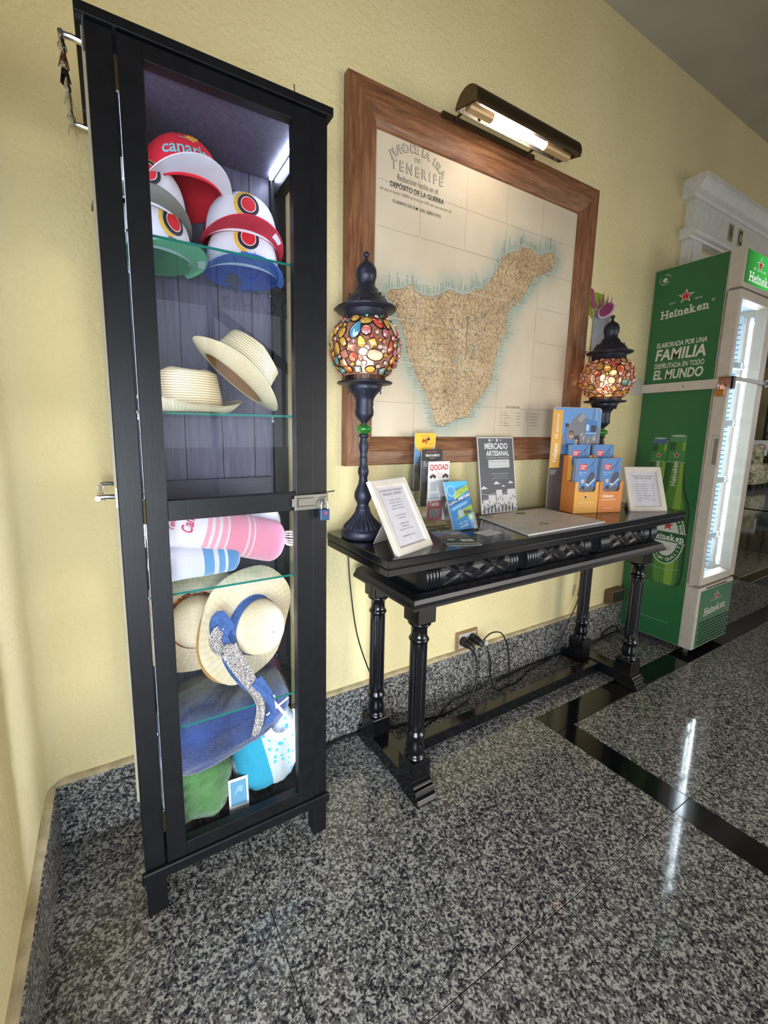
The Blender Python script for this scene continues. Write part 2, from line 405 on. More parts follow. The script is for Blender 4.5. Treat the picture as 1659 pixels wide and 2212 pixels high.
# granite skirting pieces with a mortar bead on top
def skirting(name, pieces, along_x, bead):
    o = bpy.data.objects.new(name, None); COL.objects.link(o); o['kind'] = 'structure'
    for a, b in pieces:
        m = MB()
        if along_x: m.box(a+.0008, b-.0008, -.022, -.0005, 0.0005, .183)
        else: m.box(XL+.0005, XL+.022, a+.0008, b-.0008, .0005, .183)
        m.build('skirting_slab', GRANB, o, bevel=.0015)
    m = MB(); n = 120; a0, b0 = pieces[0][0], pieces[-1][1]
    pts = []
    for k in range(n+1):
        t = a0+(b0-a0)*k/n; jit = .002*mnoise.noise((t*9, 3, 1)); pts.append((t, jit))
    def bd(u, v):
        t, j = pts[min(n, int(round(u*n)))]; aa = v*pi/2
        d, z = .019*cos(aa)+j, .183+.010*sin(aa)+j
        return (t, -d, z) if along_x else (XL+d, t, z)
    m.grid(bd, n, 4); m.build('mortar_bead', mat('#b5a684', .9, var=.25, name='old_mortar'), o)
skirting('baseboard_back', [(XL, .263), (.263, .902), (.902, 1.541), (1.541, 2.18), (2.18, 2.78)], True, 1)
skirting('baseboard_left', [(-.95, -.40), (-.40, -.022)], False, 1)
# door frame with cornice, WC letters
D = bpy.data.objects.new('door_1', None); COL.objects.link(D); D['kind'] = 'structure'
DW = mat('#e2dfd8', .45, name='white_door_paint')
j = MB(); j.box(2.805, 2.94, -.045, 0, 0, 2.205).box(2.83, 2.92, -.052, -.045, .0, 2.2); j.build('door_jamb', DW, D, bevel=.002)
j = MB(); j.box(5.65, 5.785, -.045, 0, 0, 2.205); j.build('door_jamb', DW, D, bevel=.002)
j = MB(); j.box(2.90, 2.94, 0, .14, 0, 2.19).box(2.94, 5.65, 0, .14, 2.15, 2.19).box(5.61, 5.65, 0, .14, 0, 2.15); j.build('door_lining', DW, D)
def moulding(x0, x1, prof):
    m = MB(); m.prism(prof, lambda a, b, h: (h, -a, b), x1, h0=x0); return m
moulding(2.775, 5.81, [(0, 2.205), (.05, 2.205), (.055, 2.215), (.068, 2.222), (.072, 2.24), (.06, 2.247), (.055, 2.26), (0, 2.26)]).build('lintel_moulding', DW, D)
j = MB(); j.box(2.815, 5.77, -.045, 0, 2.26, 2.405); j.build('frieze_board', DW, D)
moulding(2.76, 5.83, [(0, 2.405), (.052, 2.405), (.057, 2.42), (.075, 2.435), (.095, 2.465), (.104, 2.475), (.104, 2.50), (0, 2.50)]).build('cornice', DW, D)
for ch, x in (('W', 3.255), ('C', 3.385)):
    p = Print(PX(-.0455)); p.rect(x-.032, 2.283, x+.032, 2.378, '#a89a6c'); p.fit(ch, x-.024, x+.024, 2.29, .08, '#1d1d1d', bold=.03); p.build('door_letter', D)

# ================================================================== DISPLAY CABINET
cab = thing('display_cabinet', 'tall narrow black wooden glazed cabinet with lit shelves, standing in the corner', 'cabinet', (.236, -.17, 0), world=True)
for x0, x1, y0, y1 in ((.002, .046, -.328, -.287), (.433, .473, -.328, -.287), (.002, .046, -.062, -.024), (.429, .473, -.062, -.024)):
    MB().box(x0, x1, y0, y1, 0.001, 1.855).build('post', PAINT, cab, bevel=.0015)
MB().box(-.012, .484, -.338, -.024, 1.855, 1.874).build('top_board', PAINT, cab, bevel=.002)
PLK = m_plank()
MB().box(.046, .43, -.287, -.05, 1.846, 1.855).build('lit_top_underside', PLK, cab)  # underside of the top board, LED brightening put into a paler colour
MB().box(.046, .429, -.287, -.06, .118, .13).build('bottom_panel', PAINT, cab)
for x0, x1 in ((.046, .176), (.1775, .2775), (.279, .3715), (.373, .429)):
    MB().box(x0, x1, -.046, -.034, .12, 1.85).build('back_plank', PLK, cab, bevel=.001)
for z0, z1 in ((.955, 1.015),): MB().box(.046, .42, -.060, -.046, z0, z1).build('back_batten', m_wood(0, 'stained_batten', '#25232a', '#3b3844', '#4b4654', .45), cab, bevel=.0015)
for z0, z1 in ((.098, .128),): MB().box(-.006, .479, -.338, -.326, z0, z1).build('base_moulding', PAINT, cab, bevel=.004)
MB().box(.046, .433, -.325, -.29, .10, .128).build('bottom_rail', PAINT, cab)
for x0, x1 in ((.008, .04), (.437, .467)):
    MB().box(x0, x1, -.287, -.062, .09, .135).build('side_rail', PAINT, cab, bevel=.001)
    MB().box(x0, x1, -.287, -.062, 1.80, 1.855).build('side_rail', PAINT, cab, bevel=.001)
for x in (.018, .455): MB().box(x, x+.003, -.287, -.062, .135, 1.80).build('side_pane', m_glass((.97, .985, .98), .8, 'side_glass'), cab)
MB().box(-.0035, .0015, -.31, -.30, .3, 1.86).build('glass_view_strip', mat('#b3a98f', .5, name='glass_view_cream'), cab)  # added cream strip, stands for what shows through the side glass
# door
d = MB(); y0, y1 = -.334, -.310
d.box(.0505, .0935, y0, y1, .131, 1.852).box(.386, .4315, y0, y1, .131, 1.852)
d.box(.0935, .386, y0, y1, 1.822, 1.852).box(.0935, .386, y0, y1, .958, 1.003).box(.0935, .386, y0, y1, .131, .166)
door = d.build('door', PAINT, cab, bevel=.0015)
for z0, z1 in ((1.003, 1.822), (.166, .958)):
    MB().box(.0915, .388, -.320, -.317, z0-.002, z1+.002).build('door_pane', GLASS, door)
for z in (1.78, .983, .25):
    h = MB(); h.tube([(.0482, -.336, z-.026), (.0482, -.336, z+.026)], .0036, 10)
    for k in range(4): h.tube([(.0482, -.336, z-.0165+k*.011), (.0482, -.336, z-.0155+k*.011)], .0041, 10)
    h.build('hinge', mat('#57503a', .4, .9, .2, 'old_brass'), door, smooth=False)
# hasp
hs = MB(); hs.box(.379, .470, -.3425, -.3375, .9585, .9965); hs.box(.3735, .381, -.341, -.334, .9675, .9885)
hs.tube([(.388, -.343, .988), (.43, -.343, .988)], .0016, 6).tube([(.388, -.343, .968), (.43, -.343, .968)], .0016, 6)
hs.box(.4555, .459, -.356, -.342, .968, .990)
hasp = hs.build('hasp', mat('#7d7a72', .42, .85, .06, 'pressed_steel'), cab, bevel=.001)
MB().box(.3862, .3885, -.3430, -.3424, .966, .990).build('hasp_slot', mat('#0a0a0a', .6), hasp)
MB().tube([(.47, -.332, .9985), (.492, -.334, 1.0005)], .0016, 8).build('nail', STEEL, cab)
MB().tube([(.395, -.325, 1.873), (.394, -.325, 1.896)], .0013, 6).build('nail', STEEL, cab)
# glass shelves
for k, z in enumerate((1.54, 1.19, .783, .448)):
    sh = MB().box(.048, .427, -.2975, -.062, z-.005, z).build('glass_shelf', SHELFG, cab)
    MB().box(.048, .427, -.2990, -.2975, z-.005, z).build('shelf_edge', GEDGE, sh)
    for x in (.058, .417):
        for y in (-.28, -.075):
            MB().tube([(x, y, z-.013), (x, y, z-.0055)], .005, 12).build('shelf_pin', CHROME, sh)
LED = m_emit('#d3e0ff', 50, 'cool_led')
MB().box(.0462, .0472, -.286, -.278, .2, 1.80).box(.0455, .0475, -.3055, -.3045, .9, .96).build('led_strip', LED, cab)
MB().box(.4313, .4323, -.286, -.278, .2, 1.80).build('led_strip', LED, cab)
MB().box(.424, .432, -.27, -.065, 1.838, 1.842).build('led_strip', LED, cab)
# chrome rails on the left side
for zz in (1.835, 1.012):
    r = MB(); yA, yB, x = -.30, -.05, -.034
    for y in (yA, yB):
        r.tube(smoothpts([(.001, y, zz), (-.018, y, zz+.002), (-.034, y, zz+.001)]), .0055, 10); r.box(-.0015, .001, y-.012, y+.012, zz-.02, zz+.02)
    r.tube([(x, yA-.008, zz), (x, yB+.006, zz)], .0048, 12)
    r.build('chrome_rail', CHROME, cab, smooth=False)

def clip(x, y, z, col, label, r=0):
    t = thing('hanging_clip', label, 'clip', (x, y, z), (0, 0, r), 'clips hanging on the chrome rails')
    a = MB(); a.tube([(.007*cos(q), 0, -.003+.009*sin(q)) for q in [2*pi*k/14 for k in range(14)]], .0009, 6, closed=True); a.build('ring', CHROME, t, smooth=True)
    b = MB()
    for s in (-1, 1): b.add([(s*.001, -.006, -.012), (s*.001, .006, -.012), (s*.007, .004, -.036), (s*.007, -.004, -.036), (s*.0025, -.006, -.012), (s*.0025, .006, -.012), (s*.0085, .004, -.036), (s*.0085, -.004, -.036)], [(0, 1, 2, 3), (7, 6, 5, 4), (0, 4, 5, 1), (2, 6, 7, 3), (0, 3, 7, 4), (1, 5, 6, 2)])
    b.tube([(0, -.005, -.02), (0, .005, -.02)], .0028, 8)
    b.build('jaw', col, t)
CL = m_glass((.85, .88, .9), 2.0, 'clear_plastic', .08)
clip(-.034, -.275, 1.836, mat('#4d2420', .3, name='brown_plastic'), 'brown plastic clip at the front end of the upper chrome rail', .3)
clip(-.034, -.235, 1.836, mat('#141416', .3), 'black clip hanging second from the front of the upper chrome rail', -.5)
clip(-.034, -.17, 1.836, CL, 'clear plastic clip hanging at the middle of the upper chrome rail', .6)
clip(-.034, -.075, 1.836, CL, 'clear plastic clip at the rear end of the upper chrome rail', .1)
clip(-.034, -.10, 1.013, CHROME, 'silver clip hanging on the lower chrome rail beside the cabinet', .4)

# padlock on the hasp
t = thing('padlock', 'small blue padlock hanging on the steel hasp of the black cabinet', 'padlock', (.457, -.3525, .933), world=True)
b = MB(); b.box(.4405, .466, -.360, -.3485, .931, .959); b.build('lock_body', mat('#1f3c63', .35, name='blue_enamel'), t, bevel=.002)
sh_ = MB(); sh_.tube(smoothpts([(.4455, -.354, .958), (.4455, -.354, .972), (.450, -.354, .980), (.4575, -.354, .980), (.462, -.354, .972), (.462, -.354, .958)]), .0019, 8); sh_.build('shackle', CHROME, t, smooth=True)
p = Print(PX(-.3602)); p.fn = (lambda f: lambda a, b, h: tuple(V(f(a, b, h))))(p.fn)
p.disc(.4545, .950, .0042, '#b3423c'); p.disc(.4545, .950, .0031, '#1f3c63'); p.poly([(.4525, .950), (.4545, .952), (.4565, .950), (.4545, .948)], '#c4554e'); p.build('lock_mark', t)

# ------------------------------------------------------------------ caps
FAB = {}
def fabric(c, rough=.9):
    return mat(c, rough, var=.05, name='cotton_'+c.strip('#'), bump=.25, bscale=400)
def cap(label, loc, rot, front, back, brim, under, logo='eye', sc=.95, word=None):
    t = thing('baseball_cap', label, 'cap', loc, rot, None)
    a, b, H = .098*sc, .094*sc, .110*sc
    def crown(th, v, off=0):
        s = cos(v*pi/2)**.42 if v < 1 else 0
        fr = max(0, -sin(th)); z = H*(sin(v*pi/2)**.95)*(1+.16*fr*sin(v*pi))
        k = 1+.06*fr*sin(v*pi)
        seam = 1+.004*cos(6*th)
        p = V((a*cos(th)*s*k*seam, b*sin(th)*s*k*seam, z))
        n = V((p.x/a/a, p.y/b/b, p.z/H/H*1.2+1e-4)).normalized(); return p+n*off
    m = MB(); m.grid(lambda u, v: crown(u*2*pi, min(v, .999)), 48, 18, cu=True, mf=lambda u, v: 0 if (.54 < u < .96) else 1)
    cr = m.build('crown', [fabric(front), fabric(back)], t, smooth=True)
    bt = MB(); bt.sphere((0, 0, H+.001), (.006, .006, .003), 10, 6); bt.build('top_button', fabric(front), t, smooth=True)
    def br(u, v, dz=0):
        ph = pi+u*pi; L = .072*sc*v
        x = (a*.985+.012*v)*cos(ph); y = (b*.97+L)*sin(ph)
        return (x, y, .006-.75*x*x*(1+.4*v)-.002*v+dz)
    m = MB(); m.grid(lambda u, v: br(u, v, .0022), 28, 8, mi=0); m.grid(lambda u, v: br(1-u, v), 28, 8, mi=1)
    m.grid(lambda u, v: br(u, 1, .0022*(1-v)), 28, 1, mi=0)
    m.build('brim', [fabric(brim), fabric(under)], t, smooth=True)
    # strap opening band at the back + sweatband
    m = MB(); m.grid(lambda u, v: crown(u*2*pi, v*.06, -.002), 40, 2, cu=True); m.build('sweatband', fabric(back), t, smooth=True)
    P = Print(lambda x, y, h: tuple(crown(-pi/2+x/.092, min(.98, max(.001, 2/pi*math.asin(min(1, max(0, y)/(H*1.08))**1.05))), .0012+h)), .00012)
    if logo == 'eye':
        pts = lambda r1, r2, x, y, a0, a1: [(x+r1*cos(q), y+r1*sin(q)) for q in np.linspace(a0, a1, 18)]+[(x+r2*cos(q), y+r2*sin(q)) for q in np.linspace(a1, a0, 18)]
        for seg in range(8):
            a0 = R(62)+seg*R(25); A = [(0+.034*cos(q), .063+.034*sin(q)) for q in (a0, a0+R(25))]; B = [(0+.027*cos(q), .063+.027*sin(q)) for q in (a0+R(25), a0)]
            P.poly(A+B, '#e3b02b')
        P.h += .0006; P.disc(.001, .062, .0255, '#27262a', .0245); P.disc(.001, .062, .018, '#f2efef', .0175); P.disc(.001, .062, .0165, '#c8202c', .016)
        for k in range(4): P.line([(-.038-.009*cos(k*pi/4), .094-.009*sin(k*pi/4)), (-.038+.009*cos(k*pi/4), .094+.009*sin(k*pi/4))], .0022, '#27262a')
        P.text('ESPAÑA', .006, .025, .014, '#2b2c40', bold=.0003, sx=.9)
    else:
        P.text('canarias', -.002, .056, .036, '#7fb9bd', bold=.0006); P.line([(-.022, .080), (.0, .0785), (.012, .0735)], .002, '#9cb9b4')
        for q, L in ((-62, .024), (-38, .020), (-8, .028), (18, .022), (42, .026)):
            c, s_ = cos(R(90-q)), sin(R(90-q)); x0, y0 = .012, .074
            P.poly([(x0, y0), (x0+c*L*.55-s_*.0042, y0+s_*L*.55+c*.0042), (x0+c*L, y0+s_*L), (x0+c*L*.55+s_*.0042, y0+s_*L*.55-c*.0042)], '#f0b23a')
    P.build('embroidery', t)
    if brim in ('#56a878', '#c41d33'):
        q = MB(); q.grid(lambda u, v: V(br(.70+.10*u, .45+.42*v, -.0008)), 4, 3); q.build('size_sticker', mat('#e2e0e4', .4), t)
    return t
WHT = '#d6d3dc'
cap('red cap with a grey-blue word and yellow flower, topmost in the cabinet', (.188, -.135, 1.695), (R(-8), R(-3), R(5)), '#cf1830', '#c8152c', WHT, WHT, 'word')
cap('white cap with grey brim, above the green-brimmed cap at left', (.095, -.135, 1.622), (R(-5), R(5), R(0)), WHT, '#66645a', '#6d6b60', '#6d6b60')
cap('white cap with green brim, lowest at the left of the top shelf', (.105, -.135, 1.5425), (R(0), R(0), R(30)), WHT, '#56a878', '#56a878', '#6fb98a')
cap('white cap with red brim, stacked on the blue-brimmed cap', (.322, -.132, 1.612), (R(-5), R(3), R(-5)), WHT, '#c41d33', '#c41d33', '#b81d30')
cap('white cap with blue brim, lowest at the right of the top shelf', (.322, -.132, 1.5435), (R(0), R(2), R(-6)), WHT, '#2a56b8', '#2f5ec0', '#3c64b6')

# ------------------------------------------------------------------ hats
STB = m_straw('braid', '#8f6f3a', '#dccb9f', '#ecdfba'); STW = m_straw('weave'); BROWN = mat('#8a6234', .8, name='tan_lining')
def fedora(label, loc, rot, rb=.128, q=1.):
    t = thing('straw_fedora', label, 'hat', loc, rot)
    def fn(u, v):
        a = 2*pi*u; L = v*1.0
        if v < .45: k = v/.45; r = rb-(rb-.082)*k; z = .022*(1-k)**2*(1.0+.6*cos(2*a)); 
        elif v < .8: k = (v-.45)/.35; r = .082-.012*k; z = .095*k
        else: k = (v-.8)/.2; r = .070*(1-k); z = .095+.018*sin(min(1, k*1.6)*pi/2)-.028*k*k
        x, y = r*cos(a)*.93, r*sin(a)*1.1
        if v > .45: z += -.012*((v-.45)/.55)*(abs(sin(a)) if y < 0 else .3*abs(sin(a))); 
        if v > .6 and y < 0: x *= 1-.35*((v-.6)/.4)*abs(sin(a))
        return (x, y, z)
    MB().grid(fn, 56, 40, cu=True, uv=True).build('straw_body', STB, t, smooth=True)
    def fi(u, v):
        p = V(fn(u, v)); return (p.x*.985, p.y*.985, p.z-.0025)
    m = MB().grid(lambda u, v: fi(1-u, .46+v*.53), 40, 16, cu=True); m.build('lining', BROWN, t, smooth=True)
    m = MB().grid(lambda u, v: fi(1-u, v*.47), 56, 12, cu=True, uv=True); m.build('under_brim', STB, t, smooth=True)
    return t
fedora('cream straw fedora lying flat on the second shelf', (.175, -.17, 1.197), (0, 0, R(12)), .128)
fa = V((.64, -.06, .77)).normalized(); qe = fa.to_track_quat('Z', 'Y').to_euler()
fedora('cream straw fedora leaning tilted on the flat one', (.285, -.165, 1.285), qe, .122)
DEN = mat('#3c5c94', .9, var=.25, name='blue_denim', bump=.4, bscale=300, scale=120)
def leo():
    t = NT('leopard_print'); t.pr(Roughness=.9); vo = t.n('ShaderNodeTexVoronoi'); vo.inputs['Scale'].default_value = 330; t.l(t.coord(), vo.inputs['Vector'])
    t.col(t.ramp(vo.outputs[0], [(0, '#2a1f20'), (.38, '#2a1f20'), (.42, '#b3aca6')], 'CONSTANT')); return t.m
def floral():
    t = NT('orange_floral'); t.pr(Roughness=.9); vo = t.n('ShaderNodeTexVoronoi'); vo.inputs['Scale'].default_value = 75; t.l(t.coord(), vo.inputs['Vector'])
    s = t.n('ShaderNodeSeparateColor'); t.l(vo.outputs['Color'], s.inputs[0])
    c = t.ramp(s.outputs[0], [(0, '#c8722c'), (.4, '#dd9150'), (.7, '#c9c3bc'), (.85, '#8a3f1d')], 'CONSTANT')
    t.col(t.mix(t.ramp(vo.outputs[0], [(.45, (0, 0, 0)), (.6, (1, 1, 1))]), c, '#6a3018')); return t.m
LEO = leo(); FLO = floral()
def sunhat(name, label, loc, axis, rb, rc, h, band, wave=.012, ph=0.):
    ax = V(axis).normalized(); Q = ax.to_track_quat('Z', 'Y'); t = thing(name, label, 'hat', loc, Q.to_euler())
    def fn(u, v, o=0):
        a = 2*pi*u
        if v < .5: k = v/.5; r = rb-(rb-rc)*k; z = -.010*(1-k)+wave*(1-k)**1.5*sin(2*a+ph)+.006*(1-k)*sin(5*a+ph)
        else: k = (v-.5)/.5; r = rc*(cos(k*pi/2)**.55 if k < 1 else 0); z = h*sin(k*pi/2)**.85
        return ((r+o)*cos(a), (r+o)*sin(a), z+o*.3)
    MB().grid(lambda u, v: fn(u, min(v, .9995)), 60, 36, cu=True, uv=True).build('straw_body', STW, t, smooth=True)
    MB().grid(lambda u, v: (lambda p: (p[0], p[1], p[2]-.003))(fn(1-u, v*.5)), 60, 14, cu=True, uv=True).build('under_brim', STW, t, smooth=True)
    if band:
        MB().grid(lambda u, v: fn(u, .475+v*.10, .0022), 60, 6, cu=True).build('hat_band', band, t, smooth=True)
    return t, Q
sunhat('straw_sun_hat', 'wide straw sun hat with an orange floral band, behind at left', (.175, -.085, .615), (.05, -1, .12), .155, .075, .065, FLO, .008, 1)
sh, Q = sunhat('straw_sun_hat', 'wide straw sun hat with blue scarf band and knotted tails, in front', (.312, -.178, .610), (.42, -.88, .02), .166, .078, .085, DEN, .008, 0)
MB().grid(lambda u, v: ((.158-.05*v)*cos(2*pi*u)-.008, (.158-.05*v)*sin(2*pi*u)-.010, -.024-.004*v), 60, 4, cu=True, uv=True).build('lower_brim', mat('#c79a58', .7, name='tan_straw', bump=.5, bscale=120), sh, smooth=True)
# ribbon tails, built in world space then parented
def ribbon(pts, w, matl, name, par, parity=0, tw=0):
    P = smoothpts(pts, 8); n = len(P)-1; m = MB(); L = sum((P[i+1]-P[i]).length for i in range(n))
    def fn(u, v):
        k = u*n; i = min(int(k), n-1); p = P[i].lerp(P[i+1], k-i); d = (P[i+1]-P[i]).normalized()
        s = d.cross(V((.35, -.93, .05))).normalized(); ww = w*(sin(pi*min(1, .12+u*1.0))**.4 if not parity else (1-.6*u))
        fold = .004*sin(v*pi*3+u*9)
        return p+s*ww*(v-.5)+V((.2, -.9, 0))*(fold+.003)
    m.grid(fn, 30, 8); m.grid(lambda u, v: fn(1-u, v)+V((0, .0022, 0)), 30, 8)
    Mi = (Matrix.Translation(par.location) @ par.rotation_euler.to_matrix().to_4x4()).inverted()
    m.v = [tuple(Mi @ V(q)) for q in m.v]; return m.build(name, matl, par, smooth=True)
ribbon([(.232, -.262, .645), (.205, -.266, .685), (.198, -.262, .655), (.215, -.266, .615), (.232, -.262, .60)], .044, DEN, 'bow_loop', sh)
ribbon([(.205, -.270, .665), (.190, -.272, .635), (.203, -.272, .605), (.225, -.268, .592)], .034, LEO, 'bow_loop', sh)
ribbon([(.218, -.268, .602), (.235, -.274, .56), (.262, -.283, .51), (.282, -.295, .47)], .046, DEN, 'scarf_tail', sh)
ribbon([(.222, -.274, .605), (.248, -.280, .55), (.275, -.292, .50), (.292, -.303, .455), (.289, -.306, .41), (.275, -.306, .365)], .048, LEO, 'scarf_tail', sh, 1)
ribbon([(.285, -.292, .51), (.315, -.302, .46), (.325, -.304, .41), (.31, -.304, .385)], .034, DEN, 'scarf_tail', sh, 1)
kn = MB(); Mi = (Matrix.Translation(sh.location) @ sh.rotation_euler.to_matrix().to_4x4()).inverted(); kn.sphere((0, 0, 0), (.017, .013, .015), 14, 8); kn.v = [tuple(Mi @ (V(q)+V((.222, -.272, .603)))) for q in kn.v]; kn.build('knot', LEO, sh, smooth=True)
# small pink bag behind the hats
t = thing('pink_scarf', 'small folded pink scarf at the right behind the front sun hat', 'scarf', (.405, -.085, .452))
def pk():
    q = NT('pink_print'); q.pr(Roughness=.9); vo = q.n('ShaderNodeTexVoronoi', feature='DISTANCE_TO_EDGE'); vo.inputs['Scale'].default_value = 55; q.l(q.coord(), vo.inputs['Vector'])
    q.col(q.ramp(vo.outputs[0], [(.0, '#3a1a24'), (.07, '#e0557c'), (.5, '#ea88a4')])); return q.m
def blob(c, r, amp=.06, sc=9, p=2.6, seed=0, nu=48, nv=30, M=None, uv=False):
    """soft rounded bundle: superellipsoid with folds"""
    def fn(u, v):
        a, b = 2*pi*u, pi*(v-.5); f = lambda x, e: math.copysign(abs(x)**e, x); e = 2/p
        q = V((f(cos(b), e)*f(cos(a), e), f(cos(b), e)*f(sin(a), e), f(sin(b), e)))
        k = 1+amp*mnoise.noise(V((q.x*sc*.3+seed, q.y*sc*.3, q.z*sc*.3)))+amp*.5*mnoise.noise(V((q.x*sc+seed, q.y*sc, q.z*sc)))-amp*.9*max(0, 1-abs(mnoise.noise(V((q.x*2.1+seed, q.y*1.5, q.z*3.2+q.x*1.4))))*7)
        w = V((q.x*r[0]*k, q.y*r[1]*k, q.z*r[2]*k)); w = (M @ w) if M else w
        return w+V(c)
    return MB().grid(fn, nu, nv, cu=True, uv=uv)
blob((0, 0, .10), (.022, .018, .10), .15, 6, 2.2, 3).build('scarf_bundle', pk(), t, smooth=True)

# ------------------------------------------------------------------ towels on the third shelf
def roll(name, label, cat, A, B, r, mats, flat=1.0, ends=True, folds=.03, seed=0, extra=None):
    A, B = V(A), V(B); t = thing(name, label, cat, A); d = (B-A); L = d.length; d.normalize()
    s = d.cross(V((0, 0, 1))).normalized(); n = s.cross(d)
    def surf(u, v, o=0):
        a = 2*pi*v; e = min(1, (min(u, 1-u)*L/r*1.7)); e = math.sqrt(max(0, 1-(1-e)**2))
        rr = (r*(1+folds*mnoise.noise(V((u*5+seed, cos(a)*1.5, sin(a)*1.5)))+.02*sin(a*2+u*4)))*e+o
        return d*(u*L)+s*rr*cos(a)+n*rr*sin(a)*flat
    m = MB(); m.grid(lambda u, v: surf(u, v), 60, 36, cv=True, uv=True); m.build('towel_roll', mats, t, smooth=True)
    return t, surf, d, s, n
PINK = m_stripe([(0, '#c6c1c4'), (.367, '#cf8c9c'), (.396, '#bfb9bb'), (.42, '#cd8a9a'), (.449, '#bdb7b9'), (.472, '#ca8797'), (.51, '#bbb2b4'), (.525, '#c2798b'), (.66, '#b8abae'), (.675, '#c2798b'), (.70, '#b8abae'), (.714, '#c2798b')], 'X', 'pink_striped_cotton')
BLUE = m_stripe([(0, '#bdbcc2'), (.55, '#5584ad'), (.66, '#b8b8bd'), (.71, '#5584ad'), (.78, '#b9b9be'), (.81, '#4a78a2'), (.95, '#bdbcc2')], 'X', 'blue_striped_cotton')
t, sf, *_ = roll('rolled_towel', 'rolled white and pink striped beach towel with a red word', 'towel', (.052, -.215, .942), (.395, -.205, .846), .061, PINK, .92)
P = Print(lambda x, y, h: tuple(sf(x, y, .0008+h)), .00012)
vs, fs = textmesh('Canarias', .8, .012, shear=.35); P.up()
P.mb.add([P.fn(.245-y_*.13, .09+x_*.075, P.h+.0006) for x_, y_ in vs], fs, P.m('#b3224f'))
vs, fs = textmesh('Tenerife', .5, .006, shear=.35); P.mb.add([P.fn(.145-y_*.11, .06+x_*.085, P.h+.0006) for x_, y_ in vs], fs, P.m('#b3224f')); P.build('lettering', t)
f = MB()
for k in range(16):
    a = 2*pi*k/16; q = V((.338, .010, -.083)); e = q+V((.030+.01*random.random(), .02*cos(a), .02*sin(a)-.006)); f.tube(smoothpts([q, (q+e)/2+V((0, .006*cos(a), .008*sin(a))), e], 4), .0018, 5)
f.build('fringe', fabric('#e3d8cc'), t, kind='stuff')
roll('rolled_towel', 'rolled white and blue striped towel under the pink one', 'towel', (.052, -.232, .832), (.27, -.222, .838), .046, BLUE, .95, seed=4)
t, sf, *_ = roll('rolled_towel', 'white fringed towel at the back right of the third shelf', 'towel', (.20, -.115, .85), (.418, -.108, .905), .05, fabric('#e9e8ec'), 1, seed=9)
f = MB()
for k in range(150):
    u, v = .55+.42*random.random(), .10+.35*random.random(); p0 = V(sf(u, v, .0)); dr = V((random.uniform(-.5, .8), random.uniform(-.7, .1), random.uniform(-.3, .9))).normalized()
    L = random.uniform(.014, .03); f.tube([p0, p0+dr*L*.5+V((0, 0, .003)), p0+dr*L+V((0, 0, -.006))], [.0016, .0012, .0006], 4)
f.build('fringe', fabric('#f1f0f4'), t, kind='stuff')
# ------------------------------------------------------------------ towel pile in the bottom
t = thing('folded_towel', 'bunched green towel at the bottom left of the cabinet', 'towel', (.14, -.175, .131))
blob((0, 0, .085), (.090, .112, .084), .08, 6, 3.6, 5).build('towel_bundle', m_terry('#2f5a2c', '#568a48', 'green_terry'), t, smooth=True)
t = thing('folded_towel', 'turquoise and white spotted towel at the bottom right of the cabinet', 'towel', (.33, -.18, .131))
def spots():
    q = NT('turquoise_spotted_terry'); q.pr(Roughness=1); v = q.coord(); vo = q.n('ShaderNodeTexVoronoi'); vo.inputs['Scale'].default_value = 60; q.l(v, vo.inputs['Vector'])
    s = q.n('ShaderNodeSeparateXYZ'); q.l(q.coord(rot=(0, R(12), 0)), s.inputs[0])
    dots = q.ramp(vo.outputs[0], [(0, '#4cb8d2'), (.30, '#c0c8ca')], 'CONSTANT')
    mk = q.ramp(s.outputs[0], [(0, (1, 1, 1)), (.5, (0, 0, 0))], 'CONSTANT')
    a = q.n('ShaderNodeMapRange'); a.inputs[1].default_value = -.1; a.inputs[2].default_value = .1; q.l(s.outputs[0], a.inputs[0])
    mk = q.ramp(a.outputs[0], [(0, (0, 0, 0)), (.16, (1, 1, 1)), (.56, (0, 0, 0))], 'CONSTANT')
    q.col(q.mix(mk, dots, '#2a9ab8')); q.bump(q.noise(v, 320, 3), .8, .004); return q.m
blob((0, 0, .118), (.098, .112, .116), .05, 5, 2.8, 8).build('towel_bundle', spots(), t, smooth=True)
t = thing('folded_towel', 'navy blue plush towel with a white anchor, over the green and spotted ones', 'towel', (.235, -.17, .34))
Mr = Matrix.Rotation(R(-14), 4, 'Y')
def navy(u, v):
    # thick draped roll: long axis falls to the left
    return None
NAVY = m_terry('#16244c', '#24407c', 'navy_terry')
b = blob((-.015, 0, .022), (.190, .122, .078), .05, 5, 3.0, 12, M=Mr.to_3x3(), nu=64, nv=40)
b.v = [(min(.192, max(-.183, x)), max(-.123, min(.10, y)), min(.102, z)) for x, y, z in b.v]
b.build('towel_bundle', NAVY, t, smooth=True)
P = Print(lambda a_, b_, h: (a_, -.1245-h, b_), .0003); c = '#e8e6ea'
Ax = lambda x, z: (.125+(x-.125)*1.5-.008, .052+(z-.052)*1.5)
P.line([Ax(.098, .058), Ax(.140, .080)], .006, c); P.line([Ax(.112, .080), Ax(.146, .028)], .008, c)
P.poly([Ax(.125+.034*cos(q), .034+.034*sin(q)) for q in np.linspace(-2.8, .6, 14)]+[Ax(.127+.022*cos(q), .040+.026*sin(q)) for q in np.linspace(.6, -2.8, 14)], c)
P.disc(*Ax(.108, .088), .011, c); P.disc(*Ax(.108, .088), .005, '#2c49a0'); P.build('anchor_print', t)
